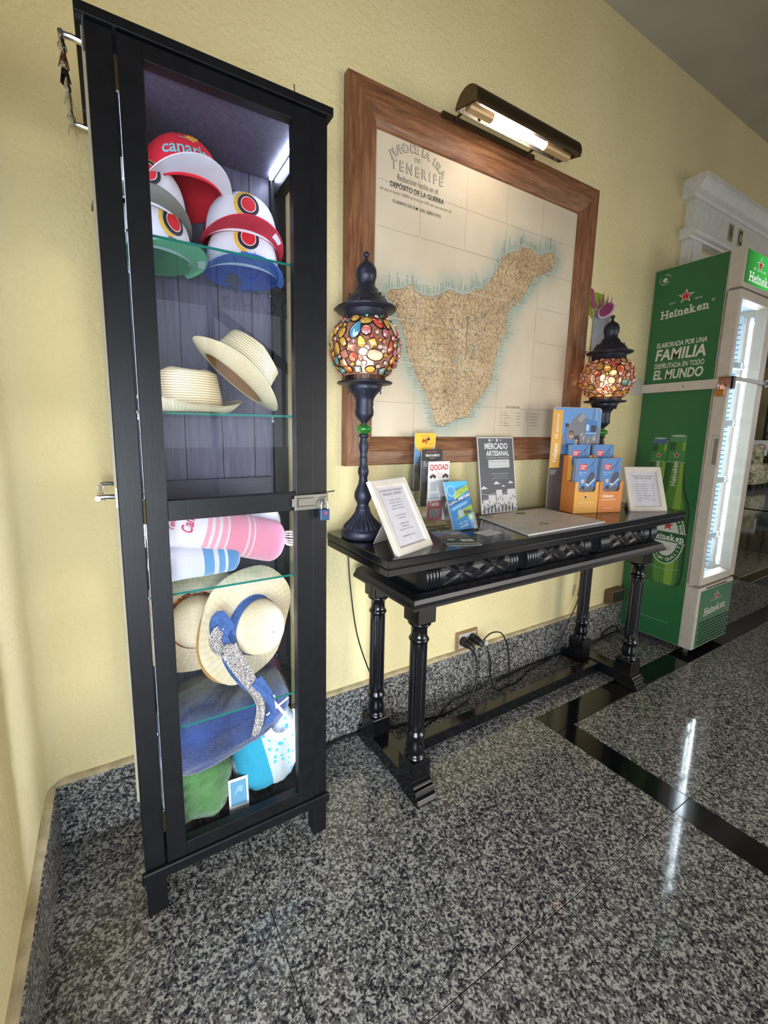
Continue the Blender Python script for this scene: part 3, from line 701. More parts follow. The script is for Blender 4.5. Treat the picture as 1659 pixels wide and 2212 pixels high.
# small white framed card
t = thing('photo_card', 'small white bordered card with a blue picture at the foot of the towels', 'card', (.235, -.286, .1315), (R(-8), 0, R(-4)))
MB().box(-.026, .026, 0, .0012, 0, .098).build('card_stock', mat('#e6e2dc', .6), t)
P = Print(lambda a, b, h: (a, -h, b)); P.rect(-.021, .026, .021, .091, '#5d93b4')
P.poly([(-.012, .05), (-.002, .064), (.008, .058), (.013, .075), (.002, .078), (-.006, .07)], '#7fb0c8'); P.text('~~~~', 0, .012, .014, '#6a6f8c'); P.build('picture', t)

# ================================================================== FRAMED MAP
fm = thing('framed_map', 'large old island map in a wide oiled wooden frame hanging on the yellow wall', 'picture', (1.335, 0, 1.63), world=True)
fx0, fx1, fz0, fz1 = .690, 1.980, 1.035, 2.233; ix0, ix1, iz0, iz1 = .808, 1.870, 1.138, 2.118
prof = [(0, 0), (0, .026), (.004, .031), (.030, .034), (.055, .032), (.098, .022), (.104, .018), (.112, .012), (.116, .0)]  # (inward, out)
def frame_side(P0, P1, Q0, Q1, m):
    # outer edge P0-P1, inner edge Q0-Q1 (x,z)
    mb = MB(); P0, P1, Q0, Q1 = map(V, (P0, P1, Q0, Q1)); W_ = .116
    a = [P0.lerp(Q0, t/W_) for t, _ in prof]; b = [P1.lerp(Q1, t/W_) for t, _ in prof]; n = len(prof)
    vs = [(p.x, -.002-d, p.y) for p, (_, d) in zip(a, prof)]+[(p.x, -.002-d, p.y) for p, (_, d) in zip(b, prof)]
    mb.add(vs, [(i, i+1, n+i+1, n+i) for i in range(n-1)]+[(0, n, 2*n-1, n-1), tuple(range(n))[::-1], tuple(range(n, 2*n))])
    mb.build('frame_rail', m, fm)
O = [(fx0, fz0), (fx1, fz0), (fx1, fz1), (fx0, fz1)]; I = [(ix0, iz0), (ix1, iz0), (ix1, iz1), (ix0, iz1)]
for k in range(4):
    j_ = (k+1) % 4; frame_side(O[k], O[j_], I[k], I[j_], WX if k % 2 == 0 else WZ)
island = [(.859, 1.631), (.883, 1.643), (.926, 1.654), (.965, 1.675), (.987, 1.652), (1.02, 1.645), (1.053, 1.649), (1.085, 1.655), (1.115, 1.669), (1.138, 1.685), (1.17, 1.682), (1.217, 1.676), (1.25, 1.69), (1.278, 1.71), (1.317, 1.71), (1.335, 1.735), (1.37, 1.77), (1.407, 1.828), (1.409, 1.851), (1.45, 1.875), (1.507, 1.893), (1.522, 1.916), (1.55, 1.912), (1.578, 1.916), (1.61, 1.905), (1.641, 1.901), (1.67, 1.915), (1.70, 1.925), (1.725, 1.934), (1.742, 1.915), (1.746, 1.898), (1.719, 1.854), (1.67, 1.835), (1.621, 1.812), (1.60, 1.79), (1.581, 1.758), (1.55, 1.72), (1.52, 1.691), (1.472, 1.661), (1.463, 1.613), (1.471, 1.567), (1.441, 1.544), (1.42, 1.49), (1.407, 1.446), (1.40, 1.41), (1.396, 1.373), (1.35, 1.31), (1.311, 1.273), (1.29, 1.24), (1.275, 1.219), (1.24, 1.212), (1.205, 1.208), (1.17, 1.19), (1.144, 1.179), (1.107, 1.178), (1.095, 1.195), (1.09, 1.214), (1.085, 1.235), (1.067, 1.258), (1.06, 1.289), (1.035, 1.315), (1.012, 1.343), (.99, 1.375), (.976, 1.40), (.953, 1.44), (.946, 1.488), (.93, 1.52), (.917, 1.542), (.90, 1.57), (.885, 1.597), (.868, 1.612)]
isl = np.array(island)
def sdist(x, z):
    a = isl; b = np.roll(isl, -1, 0); d = b-a; p = np.array([x, z]); t = np.clip(((p-a)*d).sum(1)/(d*d).sum(1), 0, 1)
    return np.sqrt((((a+d*t[:, None])-p)**2).sum(1)).min()
nu, nv = 110, 104
mb = MB(); mb.grid(lambda u, v: (ix0-.004+(ix1-ix0+.008)*u, -.006, iz0-.004+(iz1-iz0+.008)*v), nu, nv)
def m_map():
    t = NT('old_map_paper'); t.pr(Roughness=.6); a = t.n('ShaderNodeAttribute'); a.attribute_name = 'sea'
    base = t.ramp(t.noise(t.coord(), 3.5, 4), [(.3, '#c9b79c'), (.7, '#d9c9b0')])
    m = t.n('ShaderNodeMath', operation='MULTIPLY'); m.inputs[1].default_value = .72; t.l(a.outputs['Fac'], m.inputs[0])
    t.col(t.mix(m.outputs[0], base, '#93a597')); return t.m
mo = mb.build('map_sheet', m_map(), fm)
at = mo.data.attributes.new('sea', 'FLOAT', 'POINT')
vals = []
for j in range(nv+1):
    for i in range(nu+1):
        x, z = ix0-.004+(ix1-ix0+.008)*i/nu, iz0-.004+(iz1-iz0+.008)*j/nv
        dd = sdist(x, z)+.018*mnoise.noise((x*9, z*9, 0)); vals.append(max(0, min(1, 1-(dd-.012)/.075))**1.3)
at.data.foreach_set('value', vals)
def m_land():
    t = NT('map_relief_print'); t.pr(Roughness=.6); v = t.coord()
    dn = t.n('ShaderNodeTexNoise'); dn.inputs['Scale'].default_value = 26; t.l(v, dn.inputs[0])
    vm = t.n('ShaderNodeVectorMath', operation='MULTIPLY_ADD'); vm.inputs[1].default_value = (.035,)*3; t.l(dn.outputs[1], vm.inputs[0]); t.l(v, vm.inputs[2])
    vo = t.n('ShaderNodeTexVoronoi', feature='DISTANCE_TO_EDGE'); vo.inputs['Scale'].default_value = 52; t.l(vm.outputs[0], vo.inputs['Vector'])
    v2 = t.n('ShaderNodeTexVoronoi', feature='DISTANCE_TO_EDGE'); v2.inputs['Scale'].default_value = 115; t.l(vm.outputs[0], v2.inputs['Vector'])
    b = t.ramp(t.noise(v, 7, 5), [(.35, '#b99a70'), (.5, '#c4a67e'), (.68, '#c9b189')])
    c = t.mix(t.ramp(vo.outputs[0], [(.0, (.9,)*3), (.07, (0, 0, 0))]), b, '#5a4a3c')
    gate = t.ramp(t.noise(v, 11, 3), [(.42, (0, 0, 0)), (.58, (.75,)*3)])
    w2 = t.n('ShaderNodeMix', data_type='RGBA', blend_type='MULTIPLY'); w2.inputs[0].default_value = 1
    t.l(t.ramp(v2.outputs[0], [(.0, (1, 1, 1)), (.1, (0, 0, 0))]), w2.inputs[6]); t.l(gate, w2.inputs[7])
    t.col(t.mix(w2.outputs[2], c, '#6a5846')); return t.m
P = Print(PX(-.0062), .000004)
# ragged coast
coast = []
for k in range(len(island)):
    a, b = V(island[k]), V(island[(k+1) % len(island)])
    for q in range(4):
        p = a.lerp(b, q/4); n_ = mnoise.noise((p.x*70, p.y*70, 2)); coast.append((p.x+.006*n_, p.y+.006*mnoise.noise((p.x*70, p.y*70, 9))))
P.poly(coast, m_land())
P.line(coast+[coast[0]], .0012, '#6b5a48')
LN = '#9a8a76'
for x in (.995, 1.211, 1.428, 1.642):
    for z0, z1 in ((1.144, 1.258), (1.262, 1.40), (1.404, 1.548), (1.552, 1.688), (1.692, 1.833), (1.837, 1.976), (1.98, 2.112)): P.line([(x, z0), (x, z1)], .0013, LN if not 1.3 < z0 < 1.7 or x > 1.5 else '#d3c6b2')
for z in (1.260, 1.402, 1.550, 1.690, 1.835, 1.978):
    for x0, x1 in ((.815, .993), (.997, 1.209), (1.213, 1.426), (1.43, 1.64), (1.644, 1.862)): P.line([(x0, z), (x1, z)], .0015, '#d6cab6' if (z in (1.402, 1.55, 1.69) and x0 < 1.5) else LN)
rr = random.Random(4)
for k in range(0, len(coast), 1):
    x, z = coast[k]; x1, z1 = coast[(k+2) % len(coast)]; tx, tz = x1-x, z1-z; L = math.hypot(tx, tz) or 1; nx, nz = -tz/L, tx/L
    if k % 2 and rr.random() < .5: continue
    if nz > .45:
        h_ = rr.choice((.012, .02, .03, .05)); P.line([(x, z+.008), (x, z+.008+h_)], .0016, '#5b6a63')
    else:
        s_ = 1 if nx > 0 else -1; h_ = rr.uniform(.012, .035); P.line([(x+s_*.006, z), (x+s_*(.006+h_), z-.3*h_*(s_ > 0 and z > 1.7))], .0013, '#60706a')
for k in range(150):
    k_ = rr.randrange(len(coast)); a = V(coast[k_]); cpt = V((1.22, 1.50)); p = a.lerp(cpt, rr.uniform(.05, .8)); q = p+(a-cpt).normalized()*rr.uniform(.01, .03)+V((rr.uniform(-.006, .006), rr.uniform(-.006, .006)))
    P.line([tuple(p), tuple(q)], .0011, '#5f5040')
P.poly([(1.17, 1.428), (1.195, 1.436), (1.205, 1.455), (1.208, 1.485), (1.213, 1.462), (1.206, 1.436), (1.188, 1.424)], '#8c978c')
P.poly([(1.272, 1.505), (1.282, 1.49), (1.28, 1.465), (1.27, 1.45), (1.287, 1.468), (1.29, 1.492)], '#7d8c84')
for k in range(9): P.line([(1.243+.004*sin(k*1.3), 1.60-.018*k), (1.243+.004*sin((k+1)*1.3), 1.582-.018*k)], .0016, '#564a3c')
TX = '#8f8270'
def arc_text(P, s, xc, zc, r, a0, a1, size, c, bd=.0001):
    for k, ch in enumerate(s):
        if ch == ' ': continue
        a = a0+(a1-a0)*k/(len(s)-1); P.text(ch, xc+r*sin(a), zc+r*cos(a), size, c, rot=-a, bold=bd)
arc_text(P, 'PLANO DE LA ISLA', .980, 1.940, .165, R(-41), R(41), .036, '#6f6356', .0011); P.h += .0001; arc_text(P, 'PLANO DE LA ISLA', .9808, 1.9406, .165, R(-41), R(41), .036, '#cfc1aa', -.0002)
P.text('DE', .976, 2.073, .020, TX); P.fit('T E N E R I F E', .868, 1.092, 2.022, .032, '#6f6356', bold=.03); P.h += .0001; P.fit('T E N E R I F E', .8705, 1.0915, 2.0245, .0285, '#cfc1aa', bold=-.004)
P.fit('Reduccion hecha en el', .894, 1.070, 1.992, .019, '#6f6354'); P.fit('DEPÓSITO DE LA GUERRA', .866, 1.100, 1.966, .021, '#2c2722', bold=.012)
P.fit('del que en escala 1.50000 se formó en 1907 por una comision del', .824, 1.137, 1.944, .013, '#7a6e5f'); P.fit('CUERPO DE E.M. DEL EJÉRCITO', .876, 1.088, 1.916, .015, '#3b342c', bold=.008)
P.fit('SIGNOS CONVENCIONALES', 1.49, 1.58, 1.262, .007, '#4a4036')
for k in range(6): P.line([(1.455, 1.240-.011*k), (1.476, 1.240-.011*k)], .0012, '#6b5c4c'); P.line([(1.482, 1.240-.011*k), (1.482+.012+.012*(k % 3), 1.240-.011*k)], .0025, '#8a7b68')
for k in range(5): P.line([(1.56, 1.240-.013*k), (1.585, 1.240-.013*k)], .0022, '#8a7b68'); P.line([(1.655, 1.240-.013*k), (1.70, 1.240-.013*k)], .0022, '#8a7b68')
P.line([(1.628, 1.20), (1.628, 1.25)], .0012, '#5c4f40')
P.build('map_print', fm)
MB().box(ix0-.003, ix1+.003, -.0095, -.0083, iz0-.003, iz1+.003).build('glass_pane', m_glass((1, 1, 1), .04, 'picture_glass', .15), fm)
# picture lamp
pl = thing('picture_lamp', 'bronze half-round picture lamp with a lit tube above the framed map', 'lamp', (1.27, -.03, 2.22), world=True)
BRZ = mat('#5e4b33', .35, .7, .12, 'bronze_lacquer'); INNER = mat('#c9c4bb', .3, .8, .1, 'hammered_reflector', bump=.6, bscale=120)
x0, x1 = 1.012, 1.520; yc, zc, r = -.195, 2.148, .047
arc = lambda rr_, a: (yc+rr_*cos(a), zc+rr_*sin(a))
A0, A1 = R(8), R(203)
m = MB(); m.grid(lambda u, v: (x0+(x1-x0)*v, *arc(r, A0+(A1-A0)*u)), 20, 1); m.grid(lambda u, v: (x0+(x1-x0)*v, *arc(r, A1-(A1-A0)*u)), 20, 1)
m.v = m.v; 
for x, s_ in ((x0, -1), (x1, 1)):
    ring = [arc(r, A0+(A1-A0)*k/20) for k in range(21)]; m.add([(x, a, b) for a, b in ring]+[(x+.004*s_, yc+(a-yc)*.97, zc+(b-zc)*.97) for a, b in ring], [tuple(range(21)) if s_ > 0 else tuple(range(21))[::-1], tuple(range(21, 42))]+[(i, i+1, 22+i, 21+i) for i in range(20)])
m.build('shade', BRZ, pl)
m = MB(); m.grid(lambda u, v: (x0+.001+(x1-x0-.002)*v, *arc(r-.0022, A1-(A1-A0)*u)), 20, 1); m.build('reflector', INNER, pl, smooth=True)
m = MB(); m.tube([(1.125, yc, zc-.004), (1.375, yc, zc-.004)], .0115, 16); m.build('lit_tube', m_emit('#fff1dc', 9, 'lamp_tube'), pl)
for xa in (1.055, 1.12): pass
for a, b in ((1.02, 1.12), (1.38, 1.51)): MB().tube([(a, yc, zc-.004), (b, yc, zc-.004)], .014, 14).build('tube_socket', mat('#b89a6e', .4, .3), pl)
for x in (1.11, 1.48):
    m = MB(); m.tube(smoothpts([(x, -.035, 2.222), (x, -.07, 2.228), (x, -.12, 2.205), (x, -.155, 2.158)]), .0048, 8); m.build('arm', BRZ, pl, smooth=True)
MB().box(1.05, 1.52, -.044, -.030, 2.216, 2.232).build('mounting_bar', BRZ, pl)
pk_ = bpy.data.lights.new('tube_light', 'AREA'); pk_.shape = 'RECTANGLE'; pk_.size = .24; pk_.size_y = .03; pk_.energy = .24; pk_.color = (1, .86, .70)
po = bpy.data.objects.new('tube_light', pk_); COL.objects.link(po); po.location = (1.25, yc+.014, zc-.010); po.rotation_euler = (R(58), 0, 0)

# ================================================================== CONSOLE TABLE
TZ = .815
CARV = mat('#0f0f13', .38, name='carved_black_wood', var=.2)
tb = thing('console_table', 'long black lacquered console table with carved drawer fronts and fluted legs', 'table', (1.41, -.22, 0), world=True)
TX0, TX1, TY0, TY1 = .614, 2.236, -.408, -.045
MB().box(TX0, TX1, TY0, TY1, TZ-.023, TZ).build('tabletop', LACQ, tb, bevel=.0025)
MB().box(TX0+.001, TX1-.001, TY0+.001, TY1, TZ-.0465, TZ-.0255).build('under_top', LACQ, tb, bevel=.002)
m = MB(); m.box(TX0+.004, TX1-.004, TY0+.004, TY1, TZ-.026, TZ-.022).box(.765, 2.075, -.345, -.07, .685, .769)
m.build('apron', LACQ, tb)
m = MB(); pr = [(0, .648), (0, .656), (.006, .664), (.010, .676), (.030, .686), (.04, .686), (.04, .648)]
sx0, sx1, sy0, sy1 = .712, 2.112, -.400, -.055
def ringm(o): return [(sx0+o, sy0+o), (sx1-o, sy0+o), (sx1-o, sy1-o*.3), (sx0+o, sy1-o*.3)]
for (o0, z0), (o1, z1) in zip(pr, pr[1:]+pr[:1]):
    A_, B_ = ringm(o0), ringm(o1)
    for k in range(4):
        q = (k+1) % 4; m.add([(*A_[k], z0), (*A_[q], z0), (*B_[q], z1), (*B_[k], z1)], [(0, 1, 2, 3)])
m.box(sx0+.03, sx1-.03, sy0+.03, sy1-.02, .650, .6855); m.build('lower_moulding', CARV, tb)
def fronty(z): # convex drawer-front profile
    k = (z-.688)/(.766-.688); return -.356-.020*sin(max(0, min(1, k))*pi*.9+.2)
zz = [.687+.0805*k/12 for k in range(13)]
for fx in ((.772, 1.168), (1.212, 1.578), (1.645, 2.0)):
    a, b = fx; df = MB()
    df.grid(lambda u, v: (a+(b-a)*u, fronty(.687+.0805*v), .687+.0805*v), 1, 12)
    for x in (a, b):
        df.add([(x, fronty(z), z) for z in zz]+[(x, -.343, .7675), (x, -.343, .687)], [tuple(range(15)) if x == a else tuple(range(15))[::-1]])
    dr = df.build('drawer_front', CARV, tb)
    for k in range(5):
        for e0, s_ in ((a, 1), (b, -1)):
            if s_ < 0 and k > 2: continue
            x = e0+s_*(.006+.0125*k); MB().tube([(x, fronty(z)-.0005, z) for z in zz], .0052, 6).build('flute', LACQ, dr, smooth=True)
    cv = MB(); n_m = 2; pa, pb = a+.072, b-.042; wz = .727; hw = (pb-pa)/n_m/2
    def leaf(x0, z0, x1, z1, w, hgt=.0055):
        n = 8; dx, dz = x1-x0, z1-z0; L = math.hypot(dx, dz); ux, uz = dx/L, dz/L
        L_, C_, R_ = [], [], []
        for k in range(n+1):
            t = k/n; ww = w*sin(pi*t**.8); cx, cz = x0+dx*t, z0+dz*t
            for arr, s_, hh in ((L_, 1, 0), (C_, 0, hgt*sin(pi*min(1, t*.9+.05))), (R_, -1, 0)):
                x, z = cx-uz*ww*s_, cz+ux*ww*s_; arr.append((x, fronty(z)-.0008-hh, z))
        cv.add(L_+C_+R_, [(i, i+1, n+1+i+1, n+1+i) for i in range(n)]+[(n+1+i, n+2+i, 2*(n+1)+i+1, 2*(n+1)+i) for i in range(n)])
    for k in range(n_m):
        cx = pa+hw*(2*k+1)
        for sx_ in (-1, 1):
            for sz_ in (-1, 1): leaf(cx, wz, cx+sx_*hw*.95, wz+sz_*.034, .012, .006)
            leaf(cx+sx_*hw*.25, wz, cx+sx_*hw*.98, wz, .011, .006)
        for sz_ in (-1, 1): leaf(cx, wz+sz_*.008, cx, wz+sz_*.034, .012, .006)
    cv.build('carved_relief', CARV, dr, smooth=False)
for a, b in ((1.168, 1.212), (1.578, 1.645), (2.0, 2.075)):
    MB().box(a+.0005, b-.0005, -.350, -.344, .687, .7675).build('recess_panel', LACQ, tb)
m = MB()
for x0_ in (2.018,): m.grid(lambda u, v: (x0_+.05*u, fronty(.687+.0805*v), .687+.0805*v), 1, 12)
m.build('end_bracket', LACQ, tb)
for k in range(4): MB().tube([(2.024+.0125*k, fronty(z)-.0005, z) for z in zz], .0052, 6).build('flute', LACQ, tb, smooth=True)
legprof = [(0, .584), (.034, .584), (.036, .578), (.030, .572), (.0255, .568), (.0245, .545), (.026, .535), (.0295, .531), (.0315, .526), (.0295, .521), (.0255, .517)]
botprof = [(.0255, .222), (.0265, .218), (.031, .213), (.032, .207), (.030, .201), (.026, .197), (.025, .188), (.0275, .172), (.030, .158), (.0275, .146), (.024, .141), (.030, .136), (.033, .131), (.034, .127), (0, .1265)]
def leg(x, y):
    fl_ = MB(); NF = 14
    def rf(r, z, a): return r-.0028*max(0, cos(NF*a))**.5*min(1, max(0, (z-.235)/.012))*min(1, max(0, (.508-z)/.012))
    fl_.lathe([(.0265, .222+.295*k/26) for k in range(27)], 112, (x, y, 0), rf=rf); lg = fl_.build('leg', LACQ, tb, smooth=True)
    MB().box(x-.035, x+.035, y-.035, y+.035, .585, .650).build('leg_block', LACQ, lg, bevel=.003)
    MB().box(x-.0365, x+.0365, y-.0365, y+.0365, .058, .1265).build('leg_block', LACQ, lg, bevel=.003)
    MB().lathe(legprof, 32, (x, y, 0)).build('leg_ring', LACQ, lg, smooth=True); MB().lathe(botprof, 32, (x, y, 0)).build('leg_ring', LACQ, lg, smooth=True)
for x in (.785, 2.03):
    for y in (-.338, -.107): leg(x, y)
def foot(x):
    half = [(-.405, .001), (-.408, .012), (-.403, .024), (-.393, .028), (-.397, .037), (-.392, .047), (-.383, .050), (-.381, .058), (-.376, .062)]
    pts = half+[(-.07, .062), (-.065, .055), (-.055, .045), (-.042, .040), (-.036, .020), (-.036, .001), (-.11, .001), (-.13, .014), (-.30, .014), (-.33, .001)]
    m = MB(); m.prism(pts, lambda a, b, h: (h, a, b), x+.0375, h0=x-.0375); m.build('foot', LACQ, tb, bevel=.0015)
foot(.785); foot(2.03)
MB().box(.8225, 1.9925, -.232, -.190, .012, .056).build('stretcher', LACQ, tb, bevel=.002)

# ================================================================== MOSAIC LAMPS
def mosaic_lamp(label, loc, seed, listed, palette, front=(-.45, -.89), rz=0):
    t = thing('mosaic_table_lamp', label, 'lamp', loc, (0, 0, rz), 'mosaic glass lamps on the console table')
    Z0 = .001
    base = [(0, 0), (.066, 0), (.069, .004), (.069, .022), (.066, .028), (.061, .030), (.0605, .033)]
    MB().lathe([(r, z+Z0) for r, z in base], 48).build('base', IRON, t, smooth=True)
    fluted = [(.0605, .033), (.055, .042), (.045, .052), (.035, .064), (.027, .078), (.0235, .088)]
    fp = []
    for (r0, z0), (r1, z1) in zip(fluted, fluted[1:]): fp += [(r0+(r1-r0)*k/4, z0+(z1-z0)*k/4) for k in range(4)]
    fp.append(fluted[-1])
    MB().lathe(fp, 144, rf=lambda r, z, a: r*(1+.045*cos(24*a)*min(1, (r-.023)/.012)), c=(0, 0, Z0)).build('fluted_base', IRON, t, smooth=True)
    stem = [(.0235, .088), (.0225, .095), (.019, .100), (.0185, .108), (.0205, .113), (.025, .120), (.0285, .132), (.0275, .145), (.022, .158), (.0155, .172), (.0130, .190), (.0135, .196), (.0165, .204), (.0175, .212), (.0160, .222), (.0125, .232), (.0118, .245), (.0135, .251), (.012, .257), (.0105, .262), (.012, .272), (.0155, .288), (.0150, .298), (.011, .312), (.0115, .318), (.0165, .322), (.0165, .327), (.012, .330)]
    MB().lathe([(r, z+Z0) for r, z in stem], 28).build('stem', IRON, t, smooth=True)
    bead = MB().lathe([(.008, .330)]+[(.009+.0155*sin(pi*k/12)**.7, .331+.030*k/12) for k in range(1, 12)]+[(.008, .361)], 80, rf=lambda r, z, a: r*(1+.05*abs(cos(8*a))))
    gm = NT('green_bead_glass'); gp = gm.pr(Roughness=.05); gp.inputs['Base Color'].default_value = lin('#3f9a3c'); gp.inputs['Transmission Weight'].default_value = .7; gp.inputs['Coat Weight'].default_value = .5
    bead.build('green_bead', gm.m if ('gb',) not in MC else MC[('gb',)], t, smooth=True)
    bowl = [(.009, .361), (.0105, .366), (.019, .374), (.0285, .386), (.0300, .398), (.027, .412), (.0290, .420), (.0275, .428), (.030, .438), (.038, .450), (.049, .462), (.054, .470), (.052, .474), (.062, .478), (.083, .481), (.086, .484), (.083, .487), (.062, .488)]
    MB().lathe([(r, z+Z0) for r, z in bowl], 44).build('bowl', IRON, t, smooth=True)
    def gallery(z0, z1, r, n, name):
        m = MB(); m.lathe([(r-.002, z0), (r, z0), (r, z0+(z1-z0)*.35), (r-.002, z0+(z1-z0)*.35)], 64)
        for k in range(n):
            a = 2*pi*k/n; M_ = Matrix.Rotation(a, 4, 'Z'); w_ = pi*r/n*.62; m.box(r-.002, r+.0008, -w_, w_, z0+(z1-z0)*.3, z1, M=M_)
        m.build(name, IRONB, t)
    gallery(.488, .505, .063, 44, 'lower_gallery')
    GC, GR = .588, .1045
    zb, zt = .502, .666
    gl = MB(); a0, a1 = math.asin((zb-GC)/GR) if abs(zb-GC) < GR else -1.2, math.asin(min(1, (zt-GC)/GR))
    gl.grid(lambda u, v: (GR*cos(a0+(a1-a0)*v)*cos(2*pi*u), GR*cos(a0+(a1-a0)*v)*sin(2*pi*u), GC+GR*.98*sin(a0+(a1-a0)*v)), 64, 30, cu=True)
    gg = MC.get('globeglass')
    if not gg:
        q = NT('rose_mosaic_glass'); gg = MC['globeglass'] = q.m
        tr = q.n('ShaderNodeBsdfTransparent'); tr.inputs[0].default_value = (.80, .55, .48, 1); tl = q.n('ShaderNodeBsdfTranslucent'); tl.inputs[0].default_value = lin('#b58a7c')
        df = q.n('ShaderNodeBsdfDiffuse'); df.inputs[0].default_value = lin('#a07a6e'); m1 = q.n('ShaderNodeMixShader'); m1.inputs[0].default_value = .5; q.l(tl.outputs[0], m1.inputs[1]); q.l(df.outputs[0], m1.inputs[2])
        m2 = q.n('ShaderNodeMixShader'); m2.inputs[0].default_value = .62; q.l(tr.outputs[0], m2.inputs[1]); q.l(m1.outputs[0], m2.inputs[2])
        gs = q.n('ShaderNodeBsdfGlossy'); gs.inputs['Roughness'].default_value = .1; m3 = q.n('ShaderNodeMixShader'); m3.inputs[0].default_value = .06; q.l(m2.outputs[0], m3.inputs[1]); q.l(gs.outputs[0], m3.inputs[2])
        q.l(m3.outputs[0], q.out.inputs[0])
    gl.build('glass_globe', gg, t, smooth=True)
    MB().sphere((0, 0, .545), (.026, .026, .034), 20, 14).build('bulb', m_emit('#fff0d8', 6, 'bulb_glow'), t, smooth=True)
    MB().lathe([(0, .49), (.016, .49), (.016, .515), (0, .515)], 16).build('bulb_socket', mat('#d8d2c8', .5), t)
    # gems
    rg = random.Random(seed); LEAD = IRONB; placed = []
    F = V((front[0], front[1], 0)).normalized(); Rt = V((0, 0, 1)).cross(F)  # right as seen from the front
    Rt = -Rt if Rt.x < 0 else Rt
    def gem(d, w, h, rot, shp, c):
        d = V(d).normalized(); n = d; e = V((0, 0, 1)).cross(n).normalized(); f_ = n.cross(e); ca, sa = cos(rot), sin(rot)
        ux = e*ca+f_*sa; uy = -e*sa+f_*ca; NS = {'r': 14, 'o': 14, 'q': 4, 't': 16}[shp]; out = []
        for k in range(NS):
            a = 2*pi*k/NS+(pi/4 if shp == 'q' else 0); x, y = cos(a), sin(a)
            if shp == 'q': x *= 1.25; y *= 1.25
            if shp == 't': x *= (1-.45*max(0, y)**1.2)*(.9 if y > 0 else 1); y = y*1.15 if y > 0 else y*.85
            out.append((x*w/2, y*h/2))
        m = MB(); c0 = V((0, 0, GC))+n*(GR+.0008)
        def ringp(s, o): 
            P_ = []
            for x, y in out:
                q = c0+ux*x*s+uy*y*s; q2 = (q-V((0, 0, GC))).normalized()*(GR+o)+V((0, 0, GC)); P_.append(q2)
            return P_
        A_, B_, C2, D_ = ringp(1.24, -.0005), ringp(1.20, .0022), ringp(.98, .0024), ringp(.55, .0062)
        m.add(A_+B_+C2, [(i, (i+1) % NS, NS+(i+1) % NS, NS+i) for i in range(NS)]+[(NS+i, NS+(i+1) % NS, 2*NS+(i+1) % NS, 2*NS+i) for i in range(NS)], 0)
        m.add(C2+D_+[c0+n*.0068], [(i, (i+1) % NS, NS+(i+1) % NS, NS+i) for i in range(NS)]+[(NS+i, NS+(i+1) % NS, 2*NS) for i in range(NS)], 1)
        m.build('gem', [LEAD, m_gem(c)], t); placed.append((n.copy(), max(w, h)*.5*1.12/GR, min(w, h)*.5/GR))
    for (gx, gy, w, h, rot, shp, c) in listed:
        s2 = gx*gx+gy*gy; dd = math.sqrt(max(.02, 1-s2)); d = F*dd+Rt*gx+V((0, 0, 1))*gy; gem(d, w*GR, h*GR, R(rot), shp, c)
    for (W_, H_, N_) in ((.27, .20, 260), (.19, .15, 500), (.12, .11, 900)):
        for k in range(N_):
            z = rg.uniform(-.72, .72); a = rg.uniform(0, 2*pi); q = math.sqrt(1-z*z); d = V((q*cos(a), q*sin(a), z))
            rad = max(W_, H_)*.5*1.18; ok = True
            for n_, ra, rb_ in placed:
                if d.dot(n_) > cos(rad*.88+ra*.45+rb_*.5): ok = False; break
            if ok and len(placed) < 260: gem(d, W_*GR*rg.uniform(.85, 1.1), H_*GR, rg.uniform(0, pi), rg.choice('otoqr' if W_ > .2 else 'rooq'), rg.choice(palette))
    gallery(.662, .690, .066, 48, 'upper_gallery')
    capp = [(.060, .664), (.067, .665), (.068, .690), (.070, .692), (.090, .696), (.0925, .700), (.090, .703), (.074, .709), (.066, .716), (.064, .722), (.056, .732), (.044, .742), (.0385, .748), (.036, .756), (.0275, .764), (.0265, .775), (.0290, .788), (.0312, .792), (.0305, .796), (.031, .803), (.030, .812), (.024, .824), (.013, .832), (.0085, .836), (.0060, .841), (.0058, .846)]
    MB().lathe([(r, z) for r, z in capp], 44).build('cap', IRON, t, smooth=True)
    m = MB(); 
    for k in range(10):
        a = 2*pi*k/10; m.box(.0535, .0565, -.0022, .0022, .7265, .7385, M=Matrix.Rotation(a, 4, 'Z'))
    for k in range(8):
        a = 2*pi*k/8+.2; m.box(.0475, .0515, -.0018, .0018, .452, .464, M=Matrix.Rotation(a, 4, 'Z'))
    m.build('vent_slot', mat('#08080a', .6), t)
    MB().sphere((0, 0, .854), .0092, 16, 10).build('finial', IRON, t, smooth=True)
    m = MB(); 
    for k in range(4):
        a = 2*pi*k/4+2.4; M_ = Matrix.Rotation(a, 4, 'Z'); m.tube([M_ @ V(q) for q in smoothpts([(.088, 0, .702), (.093, 0, .711), (.098, 0, .707), (.095, 0, .700)], 4)], .0013, 6)
    m.build('hook', IRONB, t, smooth=True)
    return t
G = dict(tq='#3f9fc0', ge='#c19a35', rd='#b5353f', rr='#c8402a', or_='#e07a1a', cl='#cbb7a6', gn='#1f6a4e', sa='#d98a70', wh='#e9dccb', te='#3f8f8a', am='#d6ac3e', pk='#cf7a80')
